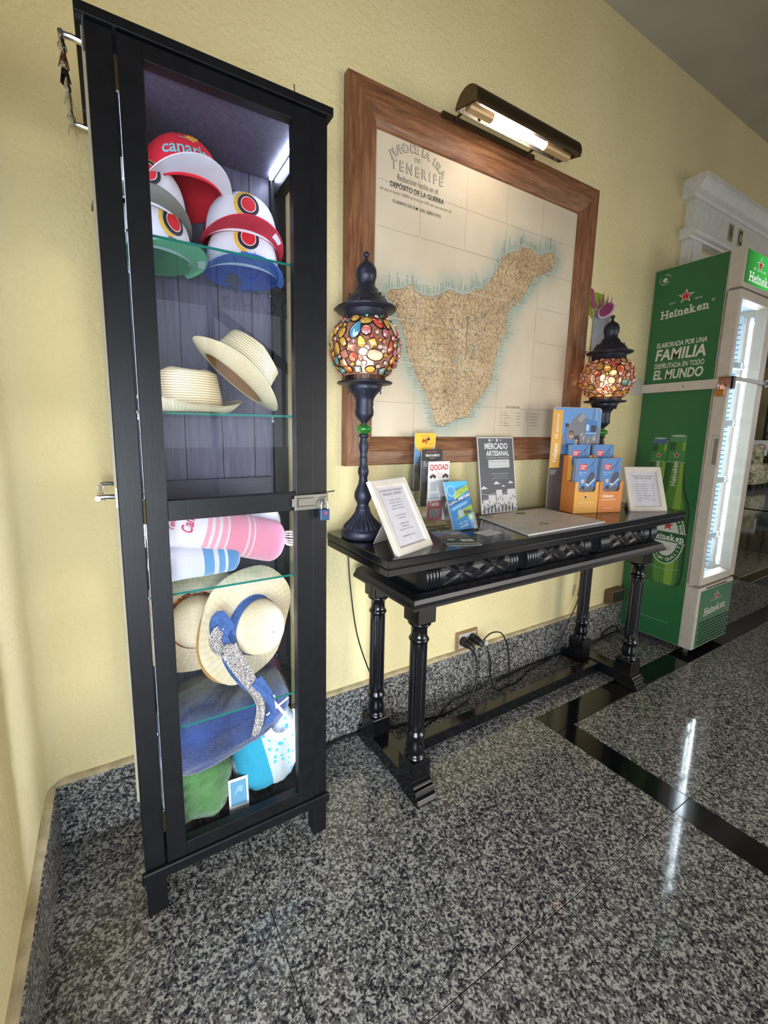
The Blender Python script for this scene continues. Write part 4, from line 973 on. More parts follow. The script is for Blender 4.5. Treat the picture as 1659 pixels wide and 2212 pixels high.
L1 = [(-.34, .31, .30, .52, -20, 't', G['tq']), (-.05, .30, .27, .27, 0, 'r', G['pk']), (.24, .25, .13, .13, 0, 'r', G['cl']), (.48, .24, .20, .24, 0, 'r', G['pk']), (-.33, .66, .25, .25, 0, 'r', G['ge']), (-.60, .67, .22, .22, 40, 'q', G['rd']), (-.05, .57, .34, .24, 10, 'o', G['ge']), (.27, .50, .22, .42, 42, 't', G['rr']), (.52, .52, .17, .32, 5, 'o', G['ge']), (.71, .44, .16, .50, 14, 'o', G['cl']), (-.68, .28, .20, .30, -30, 'o', G['am']), (-.82, .40, .16, .30, -12, 'o', G['am']), (-.85, .15, .10, .10, 0, 'r', G['wh']), (-.66, .03, .19, .28, 35, 'o', G['am']), (-.80, -.12, .16, .34, 8, 'o', G['am']), (-.93, .28, .10, .3, 0, 'o', G['am']), (-.93, 0, .10, .26, 0, 'o', G['am']),
      (-.18, -.02, .22, .30, 15, 't', G['am']), (.12, -.05, .23, .25, 22, 'q', '#b89245'), (.32, -.13, .13, .14, 0, 'r', G['cl']), (-.44, -.14, .26, .22, -15, 'q', G['sa']), (-.12, -.26, .26, .20, 0, 'o', G['wh']), (.20, -.34, .46, .28, -8, 'o', '#cfae98'), (-.38, -.38, .24, .24, 0, 'r', '#d9604a'), (-.62, -.30, .24, .24, 20, 'q', G['sa']), (-.63, -.50, .20, .24, 10, 'q', '#e0a24a'), (-.80, -.42, .14, .26, -25, 'o', G['te']), (.62, -.12, .17, .38, -5, 't', '#cc5f45'), (.76, -.02, .12, .20, 0, 'o', G['or_']), (.88, -.1, .12, .3, 0, 'o', G['cl']), (.86, .33, .10, .28, 0, 'o', G['pk']), (-.09, -.53, .15, .13, 0, 'r', G['wh']), (.50, -.50, .13, .13, 0, 'r', G['cl']), (.70, -.42, .16, .24, -15, 'o', '#dfa730'), (.30, -.60, .14, .14, 0, 'r', G['cl']), (-.50, -.66, .26, .20, -30, 'o', G['or_']), (-.24, -.68, .20, .20, 0, 'q', '#9db5b0'), (.09, -.68, .26, .20, 0, 'o', '#c9a033'), (.42, -.70, .20, .20, 25, 'q', '#8fb5b4'), (-.18, .84, .22, .16, 0, 'q', G['rd']), (.12, .83, .28, .15, -5, 'o', '#a8762c'), (-.02, .73, .14, .12, 0, 'r', G['gn']), (.24, .70, .14, .13, 0, 'r', G['cl']), (.38, .72, .13, .14, 0, 'r', G['gn']), (.40, .82, .24, .16, -30, 'q', G['rd']), (-.46, .82, .26, .14, 20, 'q', G['gn']), (.86, .02, .1, .2, 0, 'o', G['te'])]
P1 = [G[k] for k in ('ge', 'rd', 'cl', 'gn', 'sa', 'te', 'am', 'pk', 'or_')]
P2 = ['#c98d7a', '#b98a3c', '#d9a08a', '#c96a4c', '#a9903a', '#d3b39a', '#c9604a', '#dba04a', '#c98d7a', '#e2c0a8']
L2 = [(-.45, .42, .26, .42, 8, 't', '#a9903a'), (-.20, .28, .26, .26, 0, 'r', '#dba630'), (.27, .25, .30, .48, 180, 't', '#c8643c'), (.48, -.25, .24, .28, 0, 'o', '#58b09c'), (.68, -.27, .15, .28, -15, 'q', '#5ab0a0'), (.0, .1, .30, .24, 30, 'o', '#d9bb70'), (.0, .45, .18, .20, 0, 'r', '#c23a3a'), (-.52, .12, .26, .20, 0, 'o', '#c9503c'), (-.65, -.08, .18, .36, 5, 'o', '#dcc0a0'), (-.02, -.18, .25, .28, 30, 'o', '#e0a080'), (.23, -.18, .22, .28, -25, 't', '#dba080'), (.72, .22, .12, .12, 0, 'r', '#e0d0bc'), (.52, .32, .22, .26, 40, 'o', '#cf9484'), (.72, .42, .13, .24, 0, 'o', '#cf9a88'), (.86, .1, .11, .26, -20, 'o', '#cf9484'), (.58, .05, .26, .2, 35, 'o', '#d39a88'), (-.34, -.3, .16, .16, 0, 'r', '#d6bd80'), (-.68, -.42, .28, .24, -20, 'o', '#a9a03a'), (-.38, -.52, .26, .18, 0, 'o', '#e0a070'), (-.32, -.74, .22, .16, 0, 'q', '#e08a20'), (.28, -.66, .22, .18, 20, 'q', '#e09a20'), (.58, -.62, .22, .18, 35, 'o', '#e8a528'), (-.02, -.75, .3, .16, 0, 'o', '#e8c060'), (.40, .66, .24, .24, 0, 'r', '#a8953a'), (.15, .58, .20, .28, 0, 't', '#bf5a4c'), (-.2, .6, .28, .18, 35, 'o', '#bf5a50')]
mosaic_lamp('mosaic glass table lamp with a blue teardrop gem, left end of the black table', (.690, -.150, TZ), 3, L1, P1)
mosaic_lamp('amber and pink mosaic glass table lamp behind the orange leaflet display', (1.985, -.140, TZ), 11, L2, P2, front=(-.75, -.66))
for k, (x, y) in enumerate(((.690, -.150), (1.985, -.140))):
    l_ = bpy.data.lights.new('bulb_light', 'POINT'); l_.energy = .75 if k else .4; l_.shadow_soft_size = .03; l_.color = (1, .72, .42)
    o_ = bpy.data.objects.new('bulb_light', l_); COL.objects.link(o_); o_.location = (x, y, TZ+.585)

# ================================================================== THINGS ON THE TABLE
def photo_frame(label, b0, b1, tilt, H, lines, leg=True):
    b0, b1 = V(b0), V(b1); w = (b1-b0).length; a = math.atan2(b1.y-b0.y, b1.x-b0.x); c = (b0+b1)/2
    t = thing('price_list', label, 'sign', (c.x, c.y, TZ+.001), (0, 0, a), 'white framed price lists on the table')
    Mt = Matrix.Rotation(-R(tilt), 4, 'X'); fn = lambda x, y, z: Mt @ V((x, y, z))
    x0, x1 = -w/2, w/2; fw_ = .024; T = .014; pr = [(0, T), (0, .002), (.003, 0), (fw_-.004, .001), (fw_, .005), (fw_, T)]
    m = MB(); O = [(x0, 0), (x1, 0), (x1, H), (x0, H)]; ctr = V((0, H/2))
    def inset(k, d): 
        sx_ = 1 if k in (0, 3) else -1; sz_ = 1 if k in (0, 1) else -1; return (O[k][0]+sx_*d, O[k][1]+sz_*d)
    for (d0, y0), (d1, y1) in zip(pr, pr[1:]+pr[:1]):
        for k in range(4):
            q = (k+1) % 4; A_, B_, C_, D_ = inset(k, d0), inset(q, d0), inset(q, d1), inset(k, d1)
            m.add([fn(A_[0], y0, A_[1]), fn(B_[0], y0, B_[1]), fn(C_[0], y1, C_[1]), fn(D_[0], y1, D_[1])], [(0, 1, 2, 3)])
    m.build('moulding', WHITEP, t)
    m = MB(); m.prism([(x0+fw_-.002, fw_-.002), (x1-fw_+.002, fw_-.002), (x1-fw_+.002, H-fw_+.002), (x0+fw_-.002, H-fw_+.002)], lambda a_, b_, h: fn(a_, .0072+h, b_), .004); m.build('paper_sheet', mat('#c6c1c4', .6, name='white_paper'), t)
    MB().prism([(x0+.004, .004), (x1-.004, .004), (x1-.004, H-.004), (x0+.004, H-.004)], lambda a_, b_, h: fn(a_, T+h, b_), .003).build('backboard', mat('#8a7867', .8), t)
    P = Print(lambda x, y, h: fn(x, .0070-h, y), .00002)
    for (txt, y, hw, hh, c_) in lines: P.fit(txt, -hw, hw, y, hh, c_, bold=.004)
    P.build('lettering', t)
    if leg:
        zt = H*.55*cos(R(tilt)); yt = H*.55*sin(R(tilt))+T+.004; yb = yt+.055
        pts = [(-.016, zt), (.016, zt), (.034, zt*.45), (.034, .0), (-.034, .0), (-.034, zt*.45)]
        MB().prism(pts, lambda a_, b_, h: (a_, yb+(yt-yb)*(b_/zt)+h, b_), .003).build('easel_leg', mat('#8d8178', .7, name='grey_board'), t)
    return t
ink = '#55505a'
photo_frame('larger white frame with a price list, leaning at the left front corner of the table', (.663, -.392, 0), (.832, -.334, 0), 29, .228,
    [('HOTEL DON CÁNDIDO', .190, .055, .0075, '#3c3740'), ('PRECIOS / PRICES', .178, .045, .0075, '#3c3740'), ('TOALLAS / TOWELS', .160, .028, .004, ink), ('PEQUEÑA / SMALL 9€', .151, .032, .004, ink), ('GRANDE / BIG 12€', .142, .026, .004, ink), ('INFANTIL / KIDS 12€', .133, .030, .004, ink), ('BOLSOS / BAGS 15€', .112, .028, .004, ink), ('CAPAZOS 8€', .103, .018, .004, ink), ('GORRAS / CAPS', .086, .024, .004, ink), ('NORMAL 9€', .077, .018, .004, ink), ('ALGODON / COTTON 9€', .068, .034, .004, ink), ('SOMBREROS / HATS', .048, .030, .004, ink), ('9€', .039, .003, .003, ink)])
photo_frame('smaller white frame with a drinks price list, at the right end of the table', (1.985, -.302, 0), (2.138, -.378, 0), 20, .205,
    [('HOTEL DON CÁNDIDO', .160, .052, .0065, '#4a4550'), ('PRECIOS / PRICES', .149, .040, .0065, '#4a4550')]+[('|', .141, .001, .005, ink), ('▲', .130, .009, .008, ink)][:1]+
    [(s_, .122-.0105*k, h_, .004, ink) for k, (s_, h_) in enumerate((('AGUA / WATER                2€', .045), ('CAFE / COFFEE             1,50', .045), ('VINO / WINE FLAS            9€', .044), ('VINO / WINE PLZA          1,80', .044), ('CERVEZA / BEER             1,80', .043), ('SHANDY / LEMON BEER    2,00', .044), ('CERVEZA / BEER 0,0        1,80', .043), ('SANGRIA                   4€  7,50€', .044)))])

# acrylic brochure tower with three leaflets
ac = thing('brochure_holder', 'tall clear acrylic leaflet holder with three stepped pockets against the wall', 'holder', (1.02, -.09, TZ+.001), world=True)
def apanel(pts, y0, y1, name='acrylic_panel', par=None):
    m = MB(); m.prism(pts, lambda a, b, h: (a, h, b), y1, h0=y0); return m.build(name, ACRYL, par or ac)
tiers = [(.958, 1.072, -.066, .94, 1.105), (.960, 1.075, -.102, .885, 1.065), (.963, 1.077, -.138, .832, 1.020)]
for x0, x1, y, z0, z1 in tiers:
    apanel([(x0, z0), (x1, z0), (x1, z1), (x0, z1)], y+.030, y+.032)
    apanel([(x0, z0), (x1, z0), (x1, z0+.09)]+[(x1-.02, z0+.085), (x0+.03, z0+.02)][:0]+[(x0, z0+.09)], y, y+.002, 'pocket_front')
    for x in (x0, x1-.002): MB().prism([(y, z0), (y+.032, z0), (y+.032, z1), (y, z0+.10)], lambda a, b, h: (h, a, b), x+.002, h0=x).build('pocket_side', ACRYL, ac)
    MB().box(x0, x1, y, y+.032, z0-.002, z0).build('pocket_base', ACRYL, ac)
apanel([(.955, .818), (1.08, .818), (1.08, .95), (.955, .95)], -.054, -.052)
MB().box(.955, 1.08, -.14, -.050, .8165, .8185).build('foot_plate', ACRYL, ac)
def leaflet(label, x0, x1, y, z0, z1, draw, n=4, tilt=0, name='leaflet', cat='leaflet', group=None):
    t = thing(name, label, cat, ((x0+x1)/2, y, z0), (-R(tilt), 0, 0), group); w = x1-x0; H = z1-z0
    m = MB(); m.box(-w/2, w/2, 0, .0006*n, 0, H); m.build('paper_stack', mat('#cfcdc9', .5, name='coated_paper'), t)
    P = Print(lambda a, b, h: (a-w/2, -h, b), .00004); draw(P, w, H); P.build('cover_print', t); return t
def d1(P, w, H):
    P.rect(0, 0, w, H, '#7da3c9'); P.rect(0, 0, w, H*.45, '#8b8f98'); P.poly([(0, H*.4), (w*.3, H*.62), (w*.6, H*.5), (w, H*.66), (w, H*.3), (0, H*.3)], '#5d6470')
    P.poly([(0, H), (w, H), (w, H*.86)]+[(w/2+w/2*cos(q), H*.86-.045*sin(q)) for q in np.linspace(0, pi, 14)]+[(0, H*.86)], '#f0b92c')
    P.fit('T. 922 737 00 37', w*.3, w*.75, H*.93, .005, '#3a3018'); P.fit('MJ', w*.32, w*.66, H*.80, .022, '#c23324', bold=.03, shear=.3); P.fit('tours', w*.66, w*.86, H*.80, .007, '#c23324'); P.poly([(w*.55, H*.87), (w*.62, H*.93), (w*.7, H*.91), (w*.78, H*.86), (w*.72, H*.885), (w*.66, H*.87)], '#2a2420')
    P.line([(w*.05, H*.35), (w*.9, H*.1)], .004, '#3a3c44'); P.disc(w*.45, H*.25, .022, '#70675f')
def d2(P, w, H):
    P.rect(0, 0, w, H, '#6f6a6a'); P.rect(0, H*.8, w, H, '#222024'); P.fit('BALLET FLAMENCO', w*.25, w*.75, H*.94, .006, '#a8453c', bold=.02); P.fit('TABLAO FLAMENCO', w*.18, w*.86, H*.87, .009, '#dcd6d0', bold=.03); P.fit('PRESENTA', w*.4, w*.68, H*.83, .004, '#bfb8b0')
    P.fit('Flamenco', w*.1, w*.6, H*.69, .02, '#d5cfca', shear=.4)
    P.poly([(w*.35, 0), (w*.3, H*.25), (w*.42, H*.45), (w*.52, H*.5), (w*.62, H*.42), (w*.6, H*.2), (w*.95, .0)], '#c4634b'); P.disc(w*.45, H*.55, .009, '#c99c86'); P.poly([(w*.25, H*.5), (w*.4, H*.62), (w*.42, H*.58), (w*.3, H*.46)], '#c99c86')
def d3(P, w, H):
    P.rect(0, 0, w, H, '#d6d2cf'); P.fit('QOOAD', w*.06, w*.94, H*.84, .024, '#b5382c', bold=.03); P.fit('Quad', w*.40, w*.68, H*.77, .011, '#c0503c'); P.fit('Tours', w*.42, w*.66, H*.72, .009, '#c0503c')
    for x in (.22, .82):
        P.disc(w*x, H*.765, .009, '#2b282b', .006); P.disc(w*(x-.09), H*.745, .006, '#1e1c1f'); P.disc(w*(x+.09), H*.745, .006, '#1e1c1f'); P.rect(w*(x-.05), H*.765, w*(x+.06), H*.79, '#8a2c28' if x < .5 else '#2b282b')
    for r_ in range(4):
        for c_ in (.72, .86): P.rect(w*c_, H*(.66-.06*r_), w*(c_+.09), H*(.672-.06*r_), '#55504e')
    P.rect(w*.12, H*.50, w*.42, H*.66, '#b9b5b2')
    for r_ in range(5): P.line([(w*.12, H*(.46-.02*r_)), (w*.5, H*(.46-.02*r_))], .002, '#8e8a88')
    P.rect(0, 0, w*.72, H*.34, '#b05a50'); P.fit('Teide', w*.08, w*.55, H*.25, .018, '#d9c3bb', bold=.03); P.rect(w*.1, H*.05, w*.6, H*.2, '#8d8583')
leaflet('blue leaflet with a yellow top and red letters, top pocket of the acrylic holder', .964, 1.062, -.058, .9425, 1.150, d1)
leaflet('black topped flamenco leaflet in the middle pocket of the acrylic holder', .968, 1.066, -.094, .8875, 1.092, d2)
leaflet('white leaflet with QOOAD in red, lowest pocket of the acrylic holder', .972, 1.070, -.130, .8345, 1.050, d3)

# small acrylic holder with blue leaflets
h2 = thing('leaflet_holder', 'small clear acrylic holder at the middle front of the table', 'holder', (1.063, -.238, TZ+.001), (0, 0, R(0)))
def lp(a, b, c): # leaning local coordinates
    return (a-.10*(c)*.55, b+c*.30, c*.95)
for pts, h0, h1, nm in (([(-.056, .002), (.056, .002), (.056, .11), (-.056, .11)], 0, .0018, 'pocket_front'), ([(-.056, .002), (.056, .002), (.056, .178), (-.056, .178)], .036, .038, 'back_panel')):
    MB().prism(pts, lambda a, b, h: lp(a, h, b), h1, h0=h0).build(nm, ACRYL, h2)
for x in (-.056, .0542): MB().prism([(0, .002), (.038, .002), (.038, .178), (0, .11)], lambda a, b, h: lp(h, a, b), x+.0018, h0=x).build('pocket_side', ACRYL, h2)
MB().prism([(-.056, 0), (.056, 0), (.056, .038), (-.056, .038)], lambda a, b, h: lp(a, b, h), .002).build('pocket_base', ACRYL, h2)
t = thing('leaflet', 'blue and green leaflets with NUEVA APERTURA in the small acrylic holder', 'leaflet', (1.063, -.238, TZ+.0035))
m = MB(); m.prism([(-.052, 0), (.052, 0), (.052, .172), (-.052, .172)], lambda a, b, h: lp(a, h, b), .014, h0=.005); m.build('paper_stack', mat('#b9c6d2', .5), t)
P = Print(lambda a, b, h: lp(a-.052, .005-h, b), .00003); w, H = .104, .172
P.rect(0, 0, w, H, '#3a86bd'); P.poly([(0, H), (w, H), (w, H*.93), (0, H*.80)], '#4fb0d8'); P.poly([(.03, H*.62), (w, H*.80), (w, H*.92), (.03, H*.78)], '#a8bf4a'); P.text('DIRECTORIO', .07, H*.83, .011, '#38505c', rot=.2); P.text('COMERCIO', .07, H*.76, .011, '#38505c', rot=.2)
P.disc(.022, H*.80, .020, '#8fc0dc'); P.disc(.022, H*.80, .016, '#4a93c4'); P.poly([(0, H*.48), (w, H*.66), (w, H*.74), (0, H*.57)], '#24407c'); P.text('NUEVA APERTURA', .052, H*.615, .0135, '#e8ecf2', rot=.3, bold=.0004)
P.poly([(0, H*.36), (w, H*.56), (w, H*.64), (0, H*.46)], '#3f94cb')
for k in range(3): P.line([(.01, H*(.44-.02*k)), (.085, H*(.57-.02*k))], .0015, '#cfe2ee')
P.poly([(.02, H*.20), (w, H*.34), (w, H*.5), (.05, H*.40)], '#a3bb52'); P.disc(.045, H*.33, .014, '#b9c3ba'); P.rect(.06, H*.33, .098, H*.39, '#6b7466'); P.text('50%', .078, H*.315, .020, '#2d3b2d', bold=.0005); P.disc(.088, H*.24, .010, '#b5c95a'); P.disc(.095, H*.09, .007, '#2b4a8c')
P.text('HAZ YACU', .05, H*.14, .010, '#e3edf5', rot=.2); P.text('LA NIUM', .05, H*.07, .010, '#e3edf5', rot=.2, bold=.0003); P.build('cover_print', t)
# flyer, card
t = thing('flyer', 'glossy green and white flyer lying flat beside the larger price frame', 'flyer', (.95, -.29, TZ+.0006), (0, 0, R(-22)))
MB().box(-.0525, .0525, -.105, .105, 0, .0008).build('paper', mat('#cfcdc9', .35), t)
P = Print(lambda a, b, h: (a, b, .0008+h), .00003)
P.rect(-.0525, -.105, .0525, .105, '#2f4a38'); P.rect(-.0525, .06, .0525, .068, '#dedbd2'); P.fit('VIP TENERIFE', -.03, .04, .078, .012, '#dfe2da', bold=.03); P.rect(-.0525, -.02, .0525, .058, '#7d6a58'); P.poly([(-.0525, .058), (.0525, .058), (.0525, .03), (.01, .04), (-.0525, .015)], '#6d86b8')
for k in range(14): P.disc(-.045+.0068*k, -.005+.012*sin(k*2.1), .007, ('#4f463d', '#99836a', '#5c6b50')[k % 3], .004)
P.disc(-.02, -.045, .022, '#1e2a24', .014); P.disc(-.02, -.038, .014, '#d3d3cc', .007); P.rect(.008, -.062, .028, -.036, '#d9d8cf'); P.rect(.030, -.062, .048, -.036, '#d9d8cf'); P.disc(.02, .035, .018, '#c9c4b8', .009)
P.rect(-.0525, -.092, .0525, -.082, '#dedbd2'); P.line([(-.045, -.087), (.045, -.087)], .003, '#2f4a38'); P.build('flyer_print', t)
t = thing('card', 'small white card lying between the flyer and the folded map', 'card', (1.10, -.301, TZ+.0006), (0, 0, R(3)))
MB().box(-.043, .043, -.027, .027, 0, .0008).build('paper', mat('#d6d2d0', .5), t); P = Print(lambda a, b, h: (a, b, .0008+h)); P.line([(-.02, -.012), (.012, -.012)], .0012, '#a9707a'); P.line([(-.025, -.005), (.03, -.005)], .001, '#b9b2ba'); P.build('card_print', t)
# map pad
mp = thing('map_pad', 'flat stack of pale printed island maps lying on the table', 'map', (1.43, -.25, TZ+.0006), world=True)
CQ = [(1.182, -.398), (1.632, -.390), (1.672, -.092), (1.268, -.098)]
for k in range(4):
    sh_ = .0015*sin(k*2.3); MB().prism([(x+sh_, y+sh_*.5) for x, y in CQ], lambda a, b, h: (a, b, h), TZ+.0022+.0014*k, h0=TZ+.0010+.0014*k).build('sheet', mat('#cfcac6', .55), mp)
cb = lambda u, v: tuple((V(CQ[0])*(1-u)+V(CQ[1])*u)*(1-v)+(V(CQ[3])*(1-u)+V(CQ[2])*u)*v)
P = Print(lambda a, b, h: (*cb(a, b), TZ+.0067+h), .000012)
def mpaper():
    t = NT('tourist_map_print'); t.pr(Roughness=.5); v = t.coord(); n = t.noise(v, 7, 5)
    t.col(t.ramp(n, [(.3, '#b3c9d3'), (.43, '#d4cdc6'), (.55, '#dccfc6'), (.7, '#d3bfb2'), (.8, '#c7d0b8')])); return t.m
P.rect(.03, .04, .97, .96, mpaper())
rr = random.Random(5)
for k in range(90):
    u, v = rr.uniform(.08, .9), rr.uniform(.1, .92); du = rr.uniform(.008, .03); P.poly([(u, v), (u+du, v), (u+du, v+.008), (u, v+.008)], rr.choice(('#8a8f98', '#a9776a', '#7d96a8', '#9a8f8a')))
for k in range(14):
    u, v = rr.uniform(.1, .8), rr.uniform(.15, .85); pts = [(u, v)]
    for q in range(4): u += rr.uniform(-.05, .08); v += rr.uniform(-.06, .06); pts.append((u, v))
    P.line(pts, .003, '#bfa08c')
P.disc(.40, .28, .045, '#5f7a3c', .05); P.disc(.40, .28, .038, '#7d9850', .038); P.line([(.37, .28), (.43, .28)], .02, '#d5dcc0'); P.disc(.52, .86, .07, '#5f7a3c', .05); P.rect(.02, .86, .13, .96, '#8e949c'); P.build('map_print', mp)

# craft market poster in an acrylic stand
po_ = thing('poster_stand', 'clear acrylic stand holding a grey MERCADO ARTESANAL poster against the frame', 'sign', (1.410, -.078, TZ+.001), (0, 0, 0))
tl = R(6.5); pf = lambda a, b, h: (a-.055*b*.9, b*sin(tl)-h, b*cos(tl)+.004)
HW, HH = .106, .318
MB().prism([(-HW-.003, 0), (HW+.003, 0), (HW+.003, HH), (-HW-.003, HH)], lambda a, b, h: pf(a, b, h), .0015, h0=.001).build('acrylic_front', ACRYL, po_)
MB().box(-HW-.003, HW+.003, -.0005, .022, 0, .002).build('acrylic_base', ACRYL, po_)
MB().prism([(-HW, .002), (HW, .002), (HW, HH-.001), (-HW, HH-.001)], lambda a, b, h: pf(a, b, h), .0008, h0=-.0002).build('poster_sheet', mat('#d5d2ce', .5), po_)
P = Print(lambda a, b, h: pf(a, b, .0026+h), .00002)
P.rect(-HW, .002, HW, HH, '#d3d0cc'); P.rect(-HW+.004, .05, HW-.004, HH-.004, '#55565b')
P.fit('MERCADO', -.066, .070, .268, .026, '#dad8d4', bold=.03); P.fit('ARTESANAL', -.060, .076, .240, .022, '#dad8d4', bold=.03); P.fit('CRAFTS MARKET · HANDWERKSMARKT', -.060, .076, .229, .006, '#b9b8b5')
for (x0, x1, z0, z1) in ((-.045, .070, .208, .224), (-.045, .070, .190, .210)):
    P.poly([(x0+.006*cos(q), (z0+z1)/2+(z1-z0)/2*sin(q)) for q in np.linspace(pi/2, 3*pi/2, 8)]+[(x1+.006*cos(q), (z0+z1)/2+(z1-z0)/2*sin(q)) for q in np.linspace(-pi/2, pi/2, 8)], '#c9c7c4')
P.fit('DOMINGOS · SUNDAYS · SONNTAGS', -.042, .068, .213, .006, '#6a6a6c'); P.fit('10:00 - 14:00 | 10 am - 2 pm | 10:00 - 14:00', -.042, .068, .196, .005, '#55555a')
P.fit('PRODUCTOS ARTESANOS HECHOS A MANO', -.036, .066, .163, .0045, '#c2c1be'); P.fit('ARTISAN HANDMADE PRODUCTS', -.02, .056, .153, .004, '#a5a4a2'); P.fit('HANDGEFERTIGTE HANDWERKSPRODUKTE', -.036, .068, .144, .004, '#a5a4a2')
P.fit('PUERTO', -.028, -.010, .303, .005, '#c9c8c4'); P.disc(-.036, .305, .006, '#c9c8c4'); P.rect(.002, .299, .012, .311, '#c9c8c4'); P.fit('MERCADO', .016, .040, .303, .005, '#c9c8c4')
for x, z, r_ in ((-.085, .105, .014), (-.01, .122, .014), (.075, .122, .012), (.03, .110, .008)):
    P.poly([(x-r_*1.4, z), (x+r_*1.4, z), (x+r_*1.1, z+r_*.4), (x+r_*.5, z+r_*.5), (x, z+r_*.95), (x-r_*.6, z+r_*.6), (x-r_*.9, z+r_*.3)], '#d3d0cc')
P.line([(-.10, .085), (-.06, .080), (-.02, .085), (.02, .08), (.06, .088), (.10, .084)], .0012, '#d3d0cc')
for x0, x1, z1 in ((-.095, -.06, .06), (-.062, -.02, .078), (-.015, .02, .098), (.022, .055, .076), (.052, .10, .098)): P.rect(x0, .03, x1, z1, '#cbc8c5')
rr = random.Random(8)
for k in range(16): P.poly([(x := -.1+.0128*k, .052+.02*sin(k)), (x+.008, .052+.02*sin(k)), (x+.004, .038+.02*sin(k))], '#77777a')
for k in range(34):
    x = -.10+.0061*k; z = rr.uniform(.002, .03); P.rect(x, z, x+rr.uniform(.003, .008), z+rr.uniform(.006, .018), rr.choice(('#55565b', '#77777a', '#8f8e90', '#3f4045', '#d3d0cc')))
for k in range(9): x = -.09+.021*k; P.disc(x, .034+.006*sin(k*2), .004, '#4a4b50'); P.poly([(x-.006, .004), (x-.005, .028), (x+.005, .028), (x+.006, .004)], '#5c5d62')
P.build('poster_print', po_)

# volcano leaflet display
VA = R(-16)
vd = thing('leaflet_display', 'orange cardboard counter display with a tall printed back panel', 'display', (1.695, -.220, TZ+.001), (0, 0, VA))
ORG = mat('#d8813a', .6, name='orange_card', var=.03); ORL = mat('#e2a145', .6, name='amber_card', var=.03)
def tray(x0, x1, y0, y1, zs, zf, mf):
    nw = .012; pts = [(x0, 0), (x1, 0), (x1, zs), (x1-nw, zs), (x1-nw-.004, zs-.006), (x1-nw-.004, zf+.01), (x1-nw-.012, zf), (x0+nw+.012, zf), (x0+nw+.004, zf+.01), (x0+nw+.004, zs-.006), (x0+nw, zs), (x0, zs)]
    tr = MB().prism(pts, lambda a, b, h: (a, h, b), y0+.0015, h0=y0).build('tray_front', mf, vd)
    for x in (x0, x1-.0015): MB().box(x, x+.0015, y0+.0015, y1, 0, zs).build('tray_side', ORG, vd)
    MB().box(x0, x1, y1-.0015, y1, 0, zs).build('tray_back', ORG, vd); MB().box(x0+.002, x1-.002, y0+.002, y1-.002, 0, .002).build('tray_base', ORG, vd); return tr
tray(0, .119, 0, .048, .135, .092, ORL); tray(.124, .243, 0, .048, .135, .092, ORG)
tray(0, .119, .051, .082, .245, .20, ORL); tray(.124, .243, .051, .082, .245, .20, ORG)
PXm, PXM, PH = -.068, .180, .450
pp = [(PXm, 0), (PXM, 0)]+[(PXM-.018+.018*cos(q), PH-.018+.018*sin(q)) for q in np.linspace(0, pi/2, 6)]+[(PXm+.014-.014*sin(q), PH-.014+.014*cos(q)) for q in np.linspace(0, pi/2, 6)]
MB().prism(pp, lambda a, b, h: (a, h, b), .087, h0=.0845).build('back_panel', mat('#b9a68c', .6), vd)
P = Print(lambda a, b, h: (a, .0845-h, b), .00003)
P.poly([(PXm+.001, .001), (PXM-.001, .001), (PXM-.001, PH-.02), (PXM-.02, PH-.002), (PXm+.014, PH-.002), (PXm+.001, PH-.014)], '#5f8fc4'); xs0 = PXm+.052
P.rect(PXm+.001, .001, PXM-.001, .255, '#4a4240'); P.rect(PXm+.001, .19, PXm+.05, PH-.012, '#dba03e'); P.text('Volcano', PXm+.025, .252, .031, '#e6e0d4', rot=pi/2, bold=.0007, shear=.25, sx=.82); P.text('life experience', PXm+.025, .368, .023, '#e6e0d4', rot=pi/2, shear=.25, sx=.78)
mt = [(xs0, .25), (xs0, .33), (xs0+.03, .37), (xs0+.055, .405), (xs0+.085, .427), (xs0+.10, .425), (xs0+.13, .40), (PXM-.001, .36), (PXM-.001, .25)]
P.poly(mt, '#77747a'); rr = random.Random(3)
for k in range(26):
    x = rr.uniform(xs0+.02, PXM-.02); z = rr.uniform(.26, .35); P.poly([(x, z), (x+.004, z+.012), (x+.012, z+.022), (x+.009, z+.008)], rr.choice(('#b9b7ba', '#8d8a90', '#5d5a60', '#c7c5c8')))
P.poly([(xs0+.07, .40), (xs0+.095, .428), (xs0+.115, .41), (xs0+.09, .385)], '#96939a')
P.line([(xs0+.158, PH-.003), (xs0+.152, .395)], .010, '#5a7ea8'); P.line([(xs0+.164, PH-.003), (xs0+.170, .395)], .004, '#a9b9cc')
P.poly([(xs0+.115, .385), (xs0+.13, .40), (xs0+.172, .395), (xs0+.178, .375), (xs0+.176, .335), (xs0+.14, .325), (xs0+.115, .335)], '#3f78b4'); P.rect(xs0+.145, .345, xs0+.172, .375, '#20303c'); P.rect(xs0+.120, .35, xs0+.135, .378, '#b7cde0'); P.line([(xs0+.118, .340), (xs0+.174, .340)], .003, '#c9d6e2')
